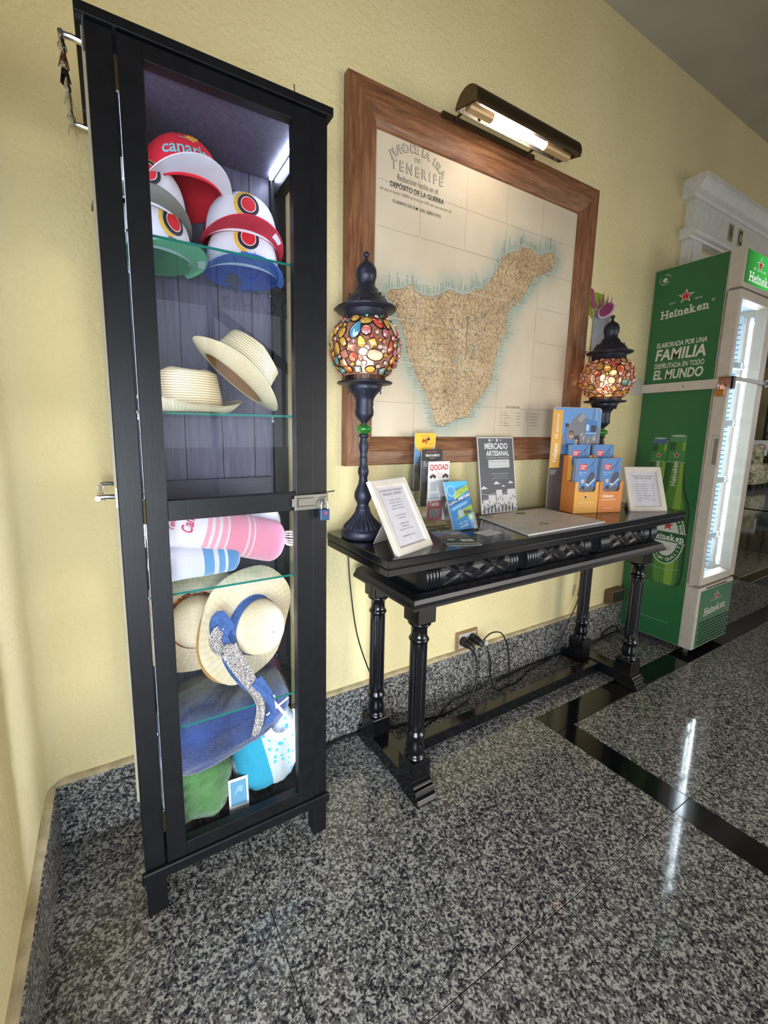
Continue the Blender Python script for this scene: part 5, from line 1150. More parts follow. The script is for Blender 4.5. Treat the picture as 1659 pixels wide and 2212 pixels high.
# two hikers taking a picture of themselves
P.poly([(xs0+.012, .25), (xs0+.018, .29), (xs0+.03, .312), (xs0+.055, .31), (xs0+.07, .28), (xs0+.07, .25)], '#3f7fc0'); P.poly([(xs0+.016, .30), (xs0+.012, .365), (xs0+.022, .365), (xs0+.030, .315)], '#3a78b8'); P.rect(xs0+.013, .366, xs0+.030, .382, '#26262c')
P.disc(xs0+.046, .332, .010, '#c99a80', .014); P.poly([(xs0+.034, .336), (xs0+.036, .349), (xs0+.048, .352), (xs0+.058, .345), (xs0+.056, .336), (xs0+.046, .343)], '#4a3424'); P.rect(xs0+.038, .332, xs0+.055, .337, '#222228'); P.line([(xs0+.025, .30), (xs0+.035, .26)], .003, '#22303c')
P.poly([(xs0+.066, .25), (xs0+.066, .29), (xs0+.082, .30), (xs0+.098, .285), (xs0+.10, .25)], '#ded8cf'); P.disc(xs0+.076, .312, .009, '#c99a80', .012); P.poly([(xs0+.064, .312), (xs0+.066, .328), (xs0+.082, .332), (xs0+.090, .318), (xs0+.088, .27), (xs0+.078, .255), (xs0+.08, .30), (xs0+.082, .318)], '#2a2220'); P.rect(xs0+.068, .312, xs0+.083, .316, '#222228')
P.rect(PXm+.008, .165, PXm+.011, .168, '#b9b0a8')
for k in range(3): P.line([(PXm+.008, .178-.007*k), (PXm+.040-.004*k, .178-.007*k)], .0022, '#b9b0a8')
P.build('panel_print', vd)
P = Print(lambda a, b, h: (a, -h, b), .00003)
P.rect(.048, .062, .064, .078, '#e6c48a'); P.disc(.056, .070, .006, '#3a2a24'); P.fit('Teleférico del Teide', .022, .097, .042, .011, '#ecc98c', shear=.2); P.fit('Volcano life experience', .035, .085, .030, .004, '#f0dcb8')
P.build('tray_print', vd); P = Print(lambda a, b, h: (a, -h, b), .00003)
P.fit('Volcano', .142, .200, .066, .013, '#f3e6d6', bold=.03, shear=.25); P.fit('life experience', .142, .212, .051, .010, '#f0dfcc', shear=.25); P.line([(.150, .018), (.205, .018)], .0016, '#f0dfcc'); P.build('tray_print', vd)
Mv = Matrix.Translation(vd.location) @ Matrix.Rotation(VA, 4, 'Z')
def vleaf(x0, y0, z1, where, n=9):
    p_ = Mv @ V((x0, y0, .0025)); t = thing('leaflet_stack', 'blue cable car leaflets in the %s tray of the orange display' % where, 'leaflets', p_, (0, 0, VA), 'cable car leaflets in the orange display')
    w, H = .098, z1-.003
    for k in range(n):
        MB().box(-.001*(k % 3 == 1), w, .0002+.0042*k*(.7), .0030+.0042*k*.7, 0, H-.002*(k % 2)).build('leaflet', mat(('#5f86b4', '#cfd3d8', '#3f5a80', '#9fb4cc')[k % 4], .5), t)
    P = Print(lambda a, b, h: (a, .0002-h, b), .00003)
    P.rect(0, 0, w, H, '#4d7fb8'); P.poly([(0, H-.20+.045), (.02, H-.20+.075), (.05, H-.20+.070), (.075, H-.20+.085), (w, H-.20+.07), (w, 0), (0, 0)], '#5c5458')
    P.poly([(.012, H-.024), (.045, H-.024), (.048, H-.030), (.048, H-.046), (.040, H-.052), (.012, H-.050), (.009, H-.040)], '#c8404c'); P.text('Volcano', .029, H-.033, .009, '#efe6e6', bold=.0003); P.text('Teide', .025, H-.043, .009, '#efe6e6', bold=.0003); P.fit('MAPA · MAP', .010, .046, H-.064, .0045, '#dfe6ee'); P.line([(.010, H-.071), (.030, H-.071)], .0018, '#b9c9dc')
    P.line([(.052, H-.045), (.088, H-.004)], .0035, '#3f434c'); P.line([(.072, H-.02), (.068, H-.06)], .002, '#3a3d46'); P.line([(.075, H-.02), (.082, H-.06)], .002, '#3a3d46')
    if H > .15 and y0 < .04:
        P.poly([(.045, H-.105), (.052, H-.078), (.068, H-.060), (.084, H-.058), (.090, H-.072), (.086, H-.090), (.060, H-.112)], '#3d4258'); P.poly([(.045, H-.105), (.060, H-.112), (.088, H-.086), (.090, H-.092), (.060, H-.120), (.046, H-.112)], '#c9cdd8')
        P.disc(.035, H-.125, .010, '#1e1a1e', .008); P.disc(.030, H-.098, .008, '#d9b0a0', .009); P.line([(.02, H-.15), (.03, H-.138)], .003, '#b9a9a0'); P.line([(.05, H-.155), (.058, H-.14)], .003, '#b9a9a0')
    P.build('cover_print', t)
vleaf(.0095, .006, .236, 'front left'); vleaf(.1335, .006, .236, 'front right'); vleaf(.0095, .0545, .292, 'rear left', 7); vleaf(.1335, .0545, .292, 'rear right', 7)

# cardboard can cut-out on the wall behind the right lamp
t = thing('cardboard_cutout', 'green and silver cardboard drink can cut-out with a purple splash on the wall', 'sign', (2.09, -.004, 1.65), world=True)
MB().prism([(1.975, 1.825), (2.125, 1.822), (2.125, 1.765), (2.05, 1.745), (2.055, 1.70), (1.99, 1.745), (1.972, 1.79)], lambda a, b, h: (a, h, b), -.001, h0=-.004).build('green_card', mat('#8f9a32', .6, var=.03), t)
canp = [(2.06, 1.71), (2.065, 1.50), (2.19, 1.50), (2.215, 1.62), (2.195, 1.765), (2.16, 1.79), (2.10, 1.72)]
MB().grid(lambda u, v: (2.06+.02*v*0+(.135+.01*(1-v))*u, -.006-.016*sin(pi*u), 1.47+(.245+.055*u)*v), 16, 6).build('can_body', mat('#8d9098', .45, .3, .1, 'silver_card'), t, smooth=True)
P = Print(lambda a, b, h: (a, -.024-h, b), .00006)
P.disc(2.128, 1.745, .075, '#bfa0b4', .032, rot=.45); P.disc(2.125, 1.748, .062, '#7a1f50', .026, rot=.45)
for k, (x, z, l, an) in enumerate(((2.07, 1.78, .03, 1.9), (2.09, 1.80, .035, 1.5), (2.12, 1.80, .028, 1.1), (2.15, 1.795, .03, .9), (2.04, 1.77, .045, 2.2), (2.05, 1.74, .03, 2.7))): P.poly([(x, z-.025), (x+.014, z-.025), (x+l*cos(an), z+l*sin(an))], '#8f2f66')
P.poly([(1.985, 1.823), (2.01, 1.822), (2.02, 1.78), (2.04, 1.735), (2.015, 1.74), (2.0, 1.77)], '#8f2f66'); P.fit('SES', 2.16, 2.195, 1.655, .020, '#a5403c', bold=.03, shear=.2); P.build('splash_print', t)

# ================================================================== OUTLET AND CABLES
ot = thing('wall_socket', 'double wall socket with a wooden surround just above the granite skirting', 'socket', (1.33, 0, .24), world=True)
MB().box(1.268, 1.395, -.010, -.0005, .196, .279).build('wooden_surround', m_wood(0, 'socket_wood', '#6b4a2c', '#9a7648', '#b08a58', .5), ot, bevel=.002)
MB().box(1.280, 1.383, -.013, -.010, .204, .270).build('socket_plate', mat('#b9b4ac', .4), ot, bevel=.001)
def plug(label, c, cap=CABLE, big=True):
    t = thing('plug', label, 'plug', c, world=True); x, y, z = c
    m = MB(); m.tube([(x, -.0145, z), (x, -.042, z)], [.0215, .020], 20); m.tube([(x, -.042, z), (x+.002, -.066, z-.004), (x+.003, -.078, z-.014)], [.020, .014, .008], 16); m.build('plug_body', cap, t, smooth=False, bevel=0); return t
plug('round black plug in the left hole of the wall socket', (1.302, -.045, .238)); plug('black plug with a white collar in the right hole of the wall socket', (1.357, -.045, .242))
wc = MB(); wc.tube([(1.384, -.062, .236), (1.392, -.068, .230)], .0125, 16); tag(wc.build('plug_collar', mat('#b9b6b2', .4), bpy.data.objects['plug.001']))
def cord(label, pts, r, extra=None):
    t = thing('power_cord', label, 'cord', pts[0], world=True, group='black cords under the table')
    MB().tube(smoothpts(pts, 7), r, 8).build('cord', CABLE, t, smooth=True)
    if extra:
        a, b = V(extra[0]), V(extra[1]); MB().tube([a, a.lerp(b, .12), a.lerp(b, .88), b], [.006, .0095, .0095, .006], 10).build('inline_switch', mat('#141418', .35), t, bevel=.001)
cord('thick black cord from the wall socket to behind the black cabinet', [(1.306, -.075, .222), (1.318, -.088, .17), (1.30, -.105, .09), (1.24, -.115, .03), (1.13, -.11, .007), (1.0, -.09, .006), (.88, -.065, .006), (.70, -.03, .006), (.60, -.04, .006), (.50, -.05, .006)], .0048)
cord('thin black cord looping from the socket towards the far table legs', [(1.36, -.075, .255), (1.40, -.085, .285), (1.46, -.09, .27), (1.51, -.085, .19), (1.535, -.08, .10), (1.54, -.08, .03), (1.53, -.09, .005), (1.45, -.10, .005), (1.42, -.095, .03), (1.40, -.09, .10), (1.395, -.085, .16), (1.39, -.075, .215)], .003)
cord('black lamp cord with an inline switch beside the near left table legs', [(.700, -.030, .80), (.702, -.033, .74), (.705, -.05, .60), (.73, -.06, .42), (.790, -.062, .25), (.825, -.062, .19), (.845, -.07, .10), (.90, -.10, .02), (.96, -.13, .004), (1.03, -.12, .004), (1.10, -.10, .004), (1.20, -.06, .004), (1.30, -.05, .004), (1.40, -.05, .004), (1.43, -.06, .05), (1.425, -.07, .13), (1.395, -.074, .20)], .0026, ((.800, -.062, .232), (.828, -.063, .175)))
cord('black lamp cord with an inline switch between the far table legs', [(2.135, -.02, .80), (2.137, -.025, .60), (2.130, -.03, .42), (2.12, -.03, .33), (2.09, -.035, .26), (2.03, -.045, .20), (1.96, -.05, .10), (1.90, -.05, .02), (1.80, -.05, .004), (1.70, -.06, .004), (1.60, -.09, .004), (1.52, -.10, .004)], .0026, ((2.128, -.03, .36), (2.115, -.03, .295)))
cord('black fridge cord on the floor behind the far table legs', [(1.50, -.045, .004), (1.65, -.035, .004), (1.80, -.028, .005), (1.95, -.03, .005), (2.12, -.04, .005), (2.25, -.05, .005), (2.38, -.04, .006), (2.46, -.06, .03), (2.50, -.035, .045), (2.44, -.028, .04), (2.38, -.03, .02), (2.44, -.04, .006), (2.55, -.03, .006)], .004)
# junction box by the fridge
t = thing('socket_box', 'wooden box on the skirting between the table and the green fridge', 'socket', (2.47, -.001, .22), world=True)
MB().box(2.41, 2.54, -.045, -.0005, .195, .275).build('box_body', m_wood(0, 'box_wood', '#4a3826', '#6b5238', '#7d6244', .6), t, bevel=.002); MB().box(2.42, 2.53, -.047, -.045, .205, .265).build('face_plate', mat('#2a2724', .4), t)

# ================================================================== GREEN BEER FRIDGE
FX0, FX1 = 2.575, 2.985
fr = thing('display_fridge', 'tall narrow green and white beer fridge with a lit glass door, beside the table', 'fridge', (2.78, -.19, 0), world=True)
GRN = mat('#2c6b3c', .35, name='green_vinyl', var=.04); INW = mat('#a9bfcc', .5, name='fridge_liner', var=.02)
MB().box(FX0+.001, FX0+.02, -.318, -.006, .035, 2.008).build('side_panel', PLASW, fr, bevel=.002)
MB().box(FX1-.02, FX1, -.318, -.006, .035, 2.008).build('side_panel', PLASW, fr, bevel=.002)
MB().box(FX0+.02, FX1-.02, -.022, -.006, .035, 2.008).build('back_panel', INW, fr)
MB().box(FX0+.02, FX1-.02, -.330, -.022, .035, .385).build('machine_box', PLASW, fr)
MB().box(FX0+.02, FX1-.02, -.318, -.022, 1.84, 2.008).build('canopy_box', PLASW, fr)
MB().box(FX0+.0, FX1, -.372, -.318, .035, .372).build('kick_frame', PLASW, fr, bevel=.002)
MB().box(FX0+.02, FX1-.02, -.318, -.022, .386, .392).box(FX0+.02, FX1-.02, -.318, -.022, 1.80, 1.84).build('liner', INW, fr)
hd = MB(); hd.prism([(FX0, 1.835), (FX1, 1.835), (FX1, 2.012), (FX0, 2.012)], lambda a, b, h: (a, h, b), -.318, h0=-.372); hd.build('header_box', PLASW, fr, bevel=.003)
def m_sign():
    t = NT('backlit_green_sign'); p = t.pr(Roughness=.3); v = t.pos((1, 1, 1)); s = t.n('ShaderNodeSeparateXYZ'); t.l(v, s.inputs[0])
    g = t.n('ShaderNodeMapRange'); g.inputs[1].default_value = 2.60; g.inputs[2].default_value = 2.80; t.l(s.outputs[0], g.inputs[0])
    c = t.ramp(g.outputs[0], [(0, '#0b6b22'), (.5, '#18a63a'), (1, '#2fc050')]); t.col(c); t.l(c, p.inputs['Emission Color']); p.inputs['Emission Strength'].default_value = .55; return t.m
sg = MB().box(FX0+.020, FX1-.02, -.3745, -.372, 1.855, 1.998).build('lit_sign', m_sign(), fr)
def star_logo(P, x, z, s, glow=False, small=True):
    wt = '#e9e4da'; P.star(x, z, s*1.18, wt); P.star(x, z, s*.92, '#c22b33')
    if small: P.fit('EST.', x-s*2.3, x-s*1.3, z-s*.85, s*.28, wt); P.fit('1873', x+s*1.3, x+s*2.3, z-s*.85, s*.28, wt)
def slab(P, txt, x0, x1, z, h, c, rise=0):
    """bold lettering with slab serifs, letter by letter"""
    gl = []; x = 0
    for ch in txt:
        vs, fs = textmesh(ch, 1, bold=.02, align='LEFT'); a = min(v[0] for v in vs); b = max(v[0] for v in vs); w_ = b-a
        pad = .085 if ch in 'Hnki' else .03; gl.append((ch, vs, fs, x+pad-a, x+pad, x+pad+w_)); x += w_+2*pad
    base = min(v[1] for v in gl[0][1]); top = max(v[1] for v in gl[0][1]); sx_ = (x1-x0)/x; sy_ = h/(top-base); xh = None
    for ch, vs, fs, off, a, b in gl:
        P.h += P.lv*.05; fx = lambda q: x0+q*sx_; ry = rise*(a+b)/2/x
        P.mb.add([P.fn(fx(v[0]+off), z+ry+(v[1]-base)*sy_, P.h) for v in vs], fs, P.m(c))
        xtop = max(v[1] for v in vs)-base; t_ = .085; sw = .10; st = .13
        def sf(u0, u1, y0): P.poly([(fx(u0), z+ry+y0*sy_), (fx(u1), z+ry+y0*sy_), (fx(u1), z+ry+(y0+t_)*sy_), (fx(u0), z+ry+(y0+t_)*sy_)], c)
        if ch == 'H':
            for y0 in (0, xtop-t_): sf(a-sw, a+st+sw, y0); sf(b-st-sw, b+sw, y0)
        if ch == 'n': sf(a-sw, a+st+sw, 0); sf(b-st-sw, b+sw, 0); sf(a-sw, a+st, xtop-t_)
        if ch == 'k': sf(a-sw, a+st+sw, 0); sf(b-st-.05, b+sw, 0); sf(a-sw, a+st, xtop-t_)
        if ch == 'i': sf(a-sw, b+sw, 0); sf(a-sw, b, .42)
P = Print(lambda a, b, h: (a, -.3745-h, b), .00002)
SGW = mat('#f2f2ee', .4, emit=.5, name='lit_white', var=.01); SGR = mat('#d0202c', .4, emit=.35, name='lit_red', var=.01)
P.star(2.745, 1.950, .040, SGW); P.star(2.745, 1.950, .031, SGR); P.fit('EST.', 2.675, 2.705, 1.922, .010, SGW); P.fit('1873', 2.785, 2.815, 1.922, .010, SGW); slab(P, 'Heineken', 2.635, 2.93, 1.868, .042, SGW); P.build('sign_lettering', fr)
# door
MB().box(FX0+.002, 2.605, -.373, -.322, .386, 1.826).build('door_stile', PLASW, fr, bevel=.004)
MB().box(2.925, FX1, -.373, -.322, .386, 1.826).build('door_stile', PLASW, fr, bevel=.004)
MB().box(2.605, 2.925, -.373, -.322, .386, .425).build('door_rail', PLASW, fr, bevel=.003); MB().box(2.605, 2.925, -.373, -.322, 1.785, 1.826).build('door_rail', PLASW, fr, bevel=.003)
MB().box(2.603, 2.927, -.368, -.365, .423, 1.787).build('door_pane', m_glass((.93, .97, .98), .9, 'fridge_glass'), fr)
MB().box(FX0-.0003, FX0+.002, -.3215, -.3185, .39, 1.82).build('door_seal', mat('#8d7468', .7), fr)
h_ = MB().box(FX0-.004, FX0+.001, -.375, -.343, .995, 1.152).build('door_handle', PLASW, fr, bevel=.002); MB().box(FX0-.0045, FX0-.0035, -.368, -.352, 1.01, 1.137).build('handle_recess', mat('#8f877d', .5), h_)
# interior
for z in (.60, .905, 1.205, 1.50):
    m = MB()
    for k in range(9): m.tube([(2.61+.042*k, -.30, z), (2.61+.042*k, -.04, z)], .002, 6)
    m.tube([(2.597, -.30, z), (2.962, -.30, z)], .0035, 6).tube([(2.597, -.04, z), (2.962, -.04, z)], .003, 6)
    ws = m.build('wire_shelf', mat('#d9dde2', .35, name='white_wire'), fr); ws['kind'] = 'stuff' if False else 'part'
    MB().box(2.597, 2.962, -.3065, -.3035, z-.004, z+.026).build('price_rail', mat('#e3ebf2', .3), ws)
for o in [o for o in bpy.data.objects if o.name.startswith('wire_shelf')]: del o['kind']
for y in (-.255, -.10):
    s_ = MB().box(2.958, 2.965, y-.012, y+.012, .41, 1.78).build('shelf_standard', mat('#c7d4de', .4), fr); m = MB()
    for k in range(52): m.box(2.9568, 2.9582, y-.007, y+.007, .43+.0255*k, .437+.0255*k)
    m.build('slots', mat('#5d7f94', .5), s_, kind='stuff')
for y in (-.255, -.10):
    s_ = MB().box(2.595, 2.600, y-.012, y+.012, .41, 1.78).build('shelf_standard', mat('#c7d4de', .4), fr)
MB().box(2.948, 2.965, -.312, -.296, .43, 1.76).build('led_holder', mat('#e8eef4', .4), fr)
m = MB()
for k in range(56):
    z = .452+.0232*k; m.sphere((2.946, -.304, z), (.003, .0055, .0055), 8, 6)
m.build('led_dots', m_emit('#eef4ff', 150, 'led_dot'), fr, kind='stuff')
for (x, y) in ((2.90, -.30), (2.63, -.30)):
    l_ = bpy.data.lights.new('fridge_led', 'AREA'); l_.shape = 'RECTANGLE'; l_.size = 1.3; l_.size_y = .02; l_.energy = 2.2; l_.color = (.86, .94, 1)
    o_ = bpy.data.objects.new('fridge_led', l_); COL.objects.link(o_); o_.location = (x, y, 1.1); o_.rotation_euler = (R(90), R(90), 0) if x > 2.7 else (R(90), R(90), 0)
    o_.rotation_euler = Matrix(((0, 0, (1 if x > 2.7 else -1)), (0, 1, 0), (1, 0, 0))).to_euler() if False else (V((0, .12, 0))+V((-.3 if x > 2.7 else .3, .15, 0))).to_track_quat('-Z', 'Y').to_euler()
    o_.rotation_euler = (V((-.3 if x > 2.7 else .3, .25, 0))).to_track_quat('-Z', 'X').to_euler()
# side graphic (runs towards the room)
MB().box(FX0-.0008, FX0+.001, -.3145, -.008, .038, 2.004).build('green_graphic', GRN, fr)
P = Print(lambda a, b, h: (FX0-.0008-h, -a, b), .00002); wt = '#ded6c8'
P.text('e', .052, 1.953, .045, wt, bold=.0012)
arc_text(P, 'AMIDE · RESPONSIBLE · ', .052, 1.953, .024, 0, 2*pi*.97, .009, wt)
P.build('round_mark', fr); P = Print(lambda a, b, h: (FX0-.0008-h, -a, b), .00002)
star_logo(P, .155, 1.846, .030); slab(P, 'Heineken', .050, .258, 1.752, .040, wt, rise=.012); P.text('®', .272, 1.800, .018, wt); P.build('brand_lettering', fr); P = Print(lambda a, b, h: (FX0-.0008-h, -a, b), .00002)
P.fit('ELABORADA POR UNA', .048, .268, 1.607, .026, wt, bold=.022, shear=.12); P.fit('FAMILIA', .047, .270, 1.541, .058, wt, bold=.028, shear=.12); P.line([(.047, 1.532), (.27, 1.532)], .0014, '#7d9c7c')
P.fit('DISFRUTADA EN TODO', .047, .268, 1.500, .026, wt, bold=.022, shear=.12); P.fit('EL MUNDO', .047, .268, 1.443, .050, wt, bold=.028, shear=.12); P.build('slogan_lettering', fr); P = Print(lambda a, b, h: (FX0-.0008-h, -a, b), .00002)
def bottle_art(P, cx, s, zt, capc, label):
    g0, g1, g2, g3 = '#16361c', '#2a5a26', '#4c8030', '#7fa13c'; H = .80*s
    def outline(k, dx=0):
        half = [(.036, 0), (.036, -.03), (.030, -.035), (.034, -.10), (.042, -.18), (.055, -.28), (.080, -.345), (.090, -.40), (.092, -.72), (.086, -.775), (.070, -.795)]
        half = [(a*s*k, zt+b*s) for a, b in half]; return [(cx+dx+a, b) for a, b in half]+[(cx+dx-a, b) for a, b in half[::-1]]
    P.poly(outline(1), g0); P.poly(outline(.90), g1); P.poly(outline(.62, .010), g2); P.poly(outline(.22, .028), g3)
    P.poly([(cx-.037*s, zt), (cx+.037*s, zt), (cx+.037*s, zt-.030*s), (cx-.037*s, zt-.030*s)], capc); P.disc(cx, zt, .037*s, capc, .009*s); P.disc(cx, zt+.002, .033*s, '#9fb39c', .006*s)
    for k in range(8): P.line([(cx-.034*s+.0097*s*k, zt-.006), (cx-.034*s+.0097*s*k, zt-.028*s)], .0018, '#8fa694')
    P.poly([(cx-.036*s, zt-.075*s), (cx+.036*s, zt-.075*s), (cx+.041*s, zt-.135*s), (cx-.041*s, zt-.135*s)], '#3f7f42'); P.star(cx, zt-.098*s, .018*s, '#d9d3c4'); P.star(cx, zt-.098*s, .0145*s, '#b32a30')
    P.line([(cx-.041*s, zt-.135*s), (cx+.041*s, zt-.135*s)], .0025, '#9fb39c'); P.text('Heineken', cx+.0, zt-.195*s, .034*s, '#c9c9ae', rot=pi/2, bold=.0008)
    rr = random.Random(int(cx*1000))
    for k in range(40): P.disc(cx+rr.uniform(-.03, .045)*s, zt-rr.uniform(.15, .32)*s, .0013, '#b3bf5c', n=6)
    if label:
        lz = zt-.535*s; P.disc(cx, lz, .083*s, '#c9ccb8', .150*s); P.disc(cx, lz, .078*s, '#1f5a2c', .145*s); P.disc(cx, lz, .055*s, '#c9c6bd', .105*s)
        P.poly([(cx-.088*s, lz-.028*s), (cx+.088*s, lz-.028*s), (cx+.088*s, lz+.030*s), (cx-.088*s, lz+.030*s)], '#cfd0c0'); P.poly([(cx-.088*s, lz-.025*s), (cx+.088*s, lz-.025*s), (cx+.088*s, lz+.027*s), (cx-.088*s, lz+.027*s)], '#1c5228')
        slab(P, 'Heineken', cx-.080*s, cx+.080*s, lz-.018*s, .034*s, '#e3e0d4'); P.star(cx, lz+.062*s, .028*s, '#b9262e')
        P.disc(cx, lz-.062*s, .026*s, '#b5b2ab', .016*s)
        def oval(s_, a0, a1, hh, flip):
            for k, ch in enumerate(s_):
                if ch == ' ': continue
                a = a0+(a1-a0)*k/(len(s_)-1); x, z = cx+.067*s*sin(a), lz+.125*s*cos(a); P.text(ch, x, z, hh, '#d9d8c8', rot=(-a if not flip else -a+pi), bold=.0006)
        oval('LAGER BEER', R(20), R(75), .020*s, False); oval('PREMIUM QUALITY', R(260), R(100), .021*s, True)
        P.line([(cx-.075*s, lz-.165*s), (cx-.03*s, lz-.178*s), (cx+.03*s, lz-.178*s), (cx+.075*s, lz-.165*s)], .003, '#8fa08c')
P_side = P
for a_ in ((.118, .90, 1.132, '#3c4f86', False), (.202, 1.0, 1.146, '#3f7a4c', True)):
    P = Print(lambda a, b, h: (FX0-.0008-h, -a, b), .00002, .0004 if not a_[4] else .0012); bottle_art(P, *a_); P.build('bottle_picture', fr)
P = P_side
P.fit('Elaborado con ingredientes 100% naturales. Alc. 5,0% Vol.', .04, .255, .135, .008, '#9fb39c'); P.build('small_print', fr)
# kick plate graphic and grille
MB().box(FX0+.03, FX1-.003, -.3735, -.372, .040, .352).build('kick_graphic', GRN, fr)
P = Print(lambda a, b, h: (a, -.3735-h, b), .00003); star_logo(P, 2.795, .300, .026); slab(P, 'Heineken', 2.665, 2.915, .205, .042, wt, rise=.012); P.build('kick_lettering', fr)
m = MB()
for r_ in range(8):
    for k in range(10): x = 2.625+.035*k+(.0 if r_ % 2 else .016); m.box(x, x+.026, -.3742, -.3734, .048+.017*r_, .056+.017*r_)
m.build('vent_slots', mat('#0b120c', .7), fr, kind='stuff')
m = MB().box(2.66, 2.90, -.3735, -.372, .358, .364); m.build('vent_gap', mat('#12150f', .7), fr)
for x in (2.61, 2.94):
    for y in (-.33, -.05): MB().tube([(x, y, .001), (x, y, .012), (x, y, .034)], [.018, .018, .010], 14).build('foot', CABLE, fr)
# security bar
sb = thing('security_bar', 'white metal locking bar wrapped around the fridge at mid height', 'bar', (2.50, -.05, 1.40), world=True)
MB().box(2.385, 2.555, -.006, -.0005, 1.365, 1.447).build('wall_plate', PLASW, sb, bevel=.001)
MB().box(2.553, 2.5735, -.385, -.0065, 1.376, 1.421).build('side_bar', PLASW, sb, bevel=.001)
MB().box(2.5735, 2.99, -.392, -.384, 1.409, 1.429).build('front_bar', STEEL, sb, bevel=.001)
hp_ = MB(); hp_.box(2.545, 2.5535, -.400, -.345, 1.370, 1.428).box(2.545, 2.578, -.4, -.393, 1.37, 1.428); hp_.build('hasp_plate', CHROME, sb, bevel=.001)
MB().box(2.97, 2.995, -.398, -.384, 1.400, 1.437).build('end_cap', STEEL, sb, bevel=.001)
MB().tube([(2.5528, -.20, 1.398), (2.5515, -.20, 1.398)], .003, 8).build('bolt_hole', mat('#151515', .7), sb)
t = thing('padlock', 'brass padlock hanging on the white locking bar of the fridge', 'padlock', (2.535, -.36, 1.36), world=True)
MB().box(2.529, 2.542, -.378, -.345, 1.337, 1.366).build('lock_body', mat('#b0813c', .3, .8, .05, 'brass_body'), t, bevel=.002)
MB().tube(smoothpts([(2.5355, -.373, 1.364), (2.5355, -.374, 1.385), (2.5355, -.366, 1.396), (2.5355, -.356, 1.396), (2.5355, -.349, 1.385), (2.5355, -.350, 1.364)]), .0028, 8).build('shackle', CHROME, t, smooth=True)
# drinks inside the fridge
def drink(label, x, y, z, kind, body, lab, cap_):
    t = thing('bottle' if kind else 'can', label, 'bottle' if kind else 'can', (x, y, z))
    if kind:
        MB().lathe([(0, 0), (.028, 0), (.030, .004), (.030, .115), (.027, .135), (.014, .165), (.012, .205), (.0135, .207), (.0135, .212), (0, .212)], 20).build('glass_body', mat(body, .15), t, smooth=True)
        MB().lathe([(0, .226), (.013, .226), (.0145, .212), (.0135, .211)], 18).build('bottle_cap', mat(cap_, .35), t, smooth=True); MB().lathe([(.0304, .035), (.0304, .10)], 20).build('bottle_label', mat(lab, .5), t, smooth=True)
    else:
        MB().lathe([(0, .002), (.022, 0), (.031, .008), (.031, .105), (.026, .116), (.025, .114), (0, .113)], 22).build('can_body', mat(body, .3, .4), t, smooth=True); MB().lathe([(.0314, .03), (.0314, .09)], 22).build('can_label', mat(lab, .4), t, smooth=True)
drink('pale bottle with a white label on the third fridge shelf', 2.66, -.25, .9085, 1, '#9db4c0', '#dfe6ea', '#5a6a8a')
drink('bottle with a yellow cap on the second fridge shelf', 2.665, -.25, .6035, 1, '#8aa39a', '#c9cf9a', '#d2bf3c')
drink('blue can at the bottom of the fridge', 2.66, -.26, .3925, 0, '#3a4f86', '#c9cfe0', '')
drink('dark bottle with a red label on the top fridge shelf', 2.67, -.25, 1.5035, 1, '#3c4a60', '#b8343c', '#20242c')

# ================================================================== HALL BEYOND THE DOORWAY
CH = m_terry('#6f6a52', '#a59f80', 'floral_upholstery')
def flor():
    t = NT('floral_fabric'); t.pr(Roughness=.9); n = t.noise(t.coord(), 9, 3, .6, 1.5); t.col(t.ramp(n, [(.35, '#5b5a44'), (.5, '#9d9676'), (.65, '#c2b994')])); return t.m
FLR = flor()
ac_ = thing('armchair', 'floral armchair standing in the far hall beyond the fridge', 'armchair', (12.2, 2.65, 0), world=True)
MB().box(11.85, 12.6, 2.45, 3.05, .14, .42).build('seat', FLR, ac_, bevel=.04)
for y in (2.24, 3.05): MB().box(11.8, 12.6, y, y+.21, .12, .42).build('arm_side', FLR, ac_, bevel=.03); MB().tube([(11.78, y+.1, .46), (12.6, y+.1, .46)], .105, 16).build('arm_roll', FLR, ac_, smooth=True)
MB().box(12.45, 12.75, 2.40, 3.12, .30, .95).build('backrest', FLR, ac_, bevel=.08)
for x in (11.85, 12.6):
    for y in (2.30, 3.18): MB().tube([(x, y, 0), (x, y, .12)], [.025, .035], 10).build('leg', LACQ, ac_)
dk = thing('reception_desk', 'dark grey sideboard with a pale sloping top in the far hall', 'desk', (13.6, 1.9, 0), world=True)
DK = mat('#2f3a45', .35, name='dark_grey_laminate'); MB().box(13.2, 14.2, .6, 2.48, .02, .95).build('desk_body', DK, dk, bevel=.01); MB().prism([(13.12, .95), (14.25, 1.22), (14.25, 1.25), (13.12, .98)], lambda a, b, h: (a, h, b), 2.52, h0=.55).build('desk_top', mat('#9da4a8', .4), dk)
for k in range(4): MB().box(13.185, 13.2, .66+.45*k, 1.06+.45*k, .62, .86).build('drawer', mat('#3d4a57', .35), dk, bevel=.004)
t = thing('no_smoking_sign', 'small white no smoking sign standing beside the far armchair', 'sign', (12.75, 2.62, 0), world=True)
MB().box(12.76, 12.77, 2.38, 2.66, .72, 1.06).build('sign_board', mat('#d8d6d6', .5), t); MB().tube([(12.78, 2.52, 0), (12.78, 2.52, .8)], .012, 8).build('sign_post', STEEL, t)
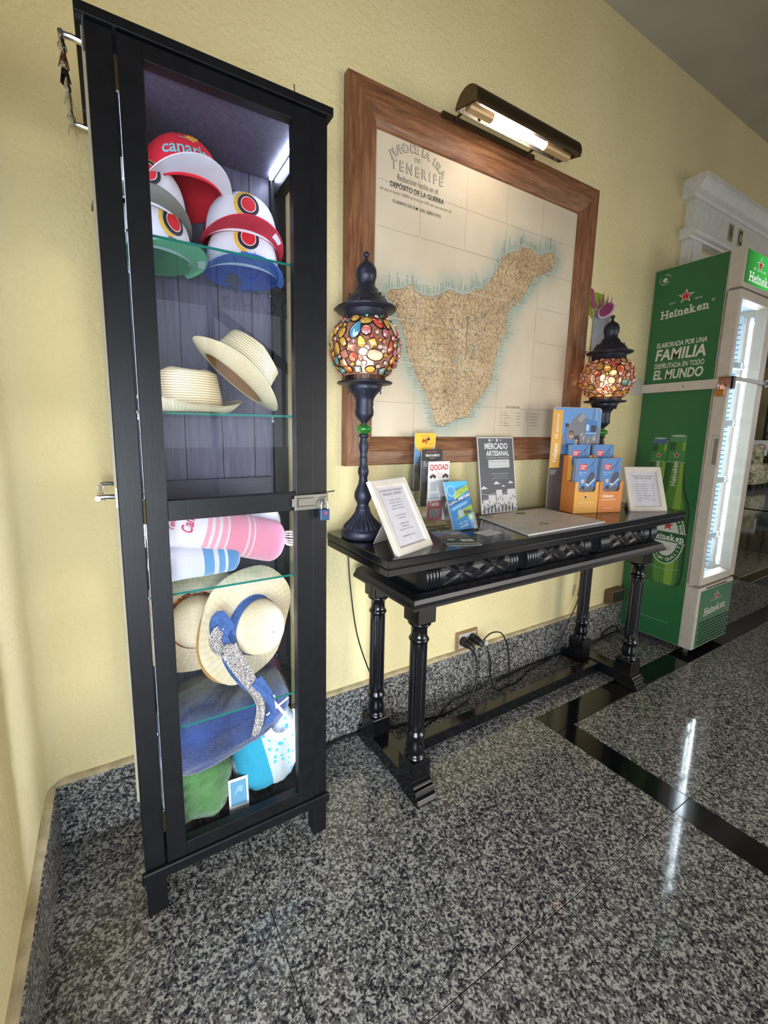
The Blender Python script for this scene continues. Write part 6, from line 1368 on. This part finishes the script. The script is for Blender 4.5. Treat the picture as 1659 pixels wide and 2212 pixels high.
P = Print(lambda a, b, h: (12.76-h, -a, b), .0006); P.disc(-2.50, .89, .09, '#b23a44'); P.disc(-2.50, .89, .07, '#d8d6d6'); P.line([(-2.54, .89), (-2.46, .89)], .02, '#2a2a2c'); P.line([(-2.55, .94), (-2.45, .84)], .016, '#b23a44'); P.build('sign_print', t)
gt = thing('iron_gate', 'dark folding lattice gate across the opening in the far hall', 'gate', (14.9, 2.6, 0), world=True)
for k in range(7): MB().box(14.88, 14.92, 1.4+.28*k, 1.44+.28*k, .0, 2.2).build('upright', mat('#23282f', .5), gt)
for k in range(6):
    for j in range(4):
        y0, z0 = 1.42+.28*k, .15+.5*j; MB().tube([(14.87, y0, z0), (14.87, y0+.28, z0+.5)], .012, 6).build('lattice_bar', mat('#2b3037', .5), gt); MB().tube([(14.93, y0, z0+.5), (14.93, y0+.28, z0)], .012, 6).build('lattice_bar', mat('#2b3037', .5), gt)
# stair railing in the hall, opposite the cabinet (it shows mirrored in the glass)
rl = thing('stair_railing', 'wrought iron scroll stair railing', 'railing', (.6, -3.4, 0), world=True)
IR = mat('#20242c', .5)
MB().box(.80, .85, -3.42, -3.38, 0, 2.94).build('newel', IR, rl); MB().tube([(.82, -3.4, 2.25), (2.2, -3.4, 1.35)], .05, 8).build('handrail', IR, rl); MB().tube([(.82, -3.4, 2.75), (2.3, -3.4, 2.75)], .02, 8).build('top_rail', IR, rl)
for k in range(6):
    for s_ in (1, -1):
        cx, cz = .98+.21*k, 2.50-.02*k+.13*s_; pts = [(cx+(.010+.013*q)*cos(q*.9*s_+k), -3.4, cz+(.010+.013*q)*sin(q*.9*s_+k)) for q in np.linspace(0, 8, 28)]; MB().tube(pts, .009, 6).build('scroll', IR, rl, smooth=True)

for pre, g in (('baseball_cap', 'caps on the top shelf'), ('straw_fedora', 'fedoras on the second shelf'), ('straw_sun_hat', 'sun hats on the fourth shelf'), ('rolled_towel', 'rolled towels on the third shelf'), ('folded_towel', 'towels piled in the bottom of the cabinet'), ('bottle', 'bottles in the fridge'), ('plug', 'plugs in the wall socket'), ('leaflet', 'leaflets in the acrylic holders')):
    for o in bpy.data.objects:
        if o.parent is None and (o.name == pre or o.name.startswith(pre+'.')): o['group'] = g
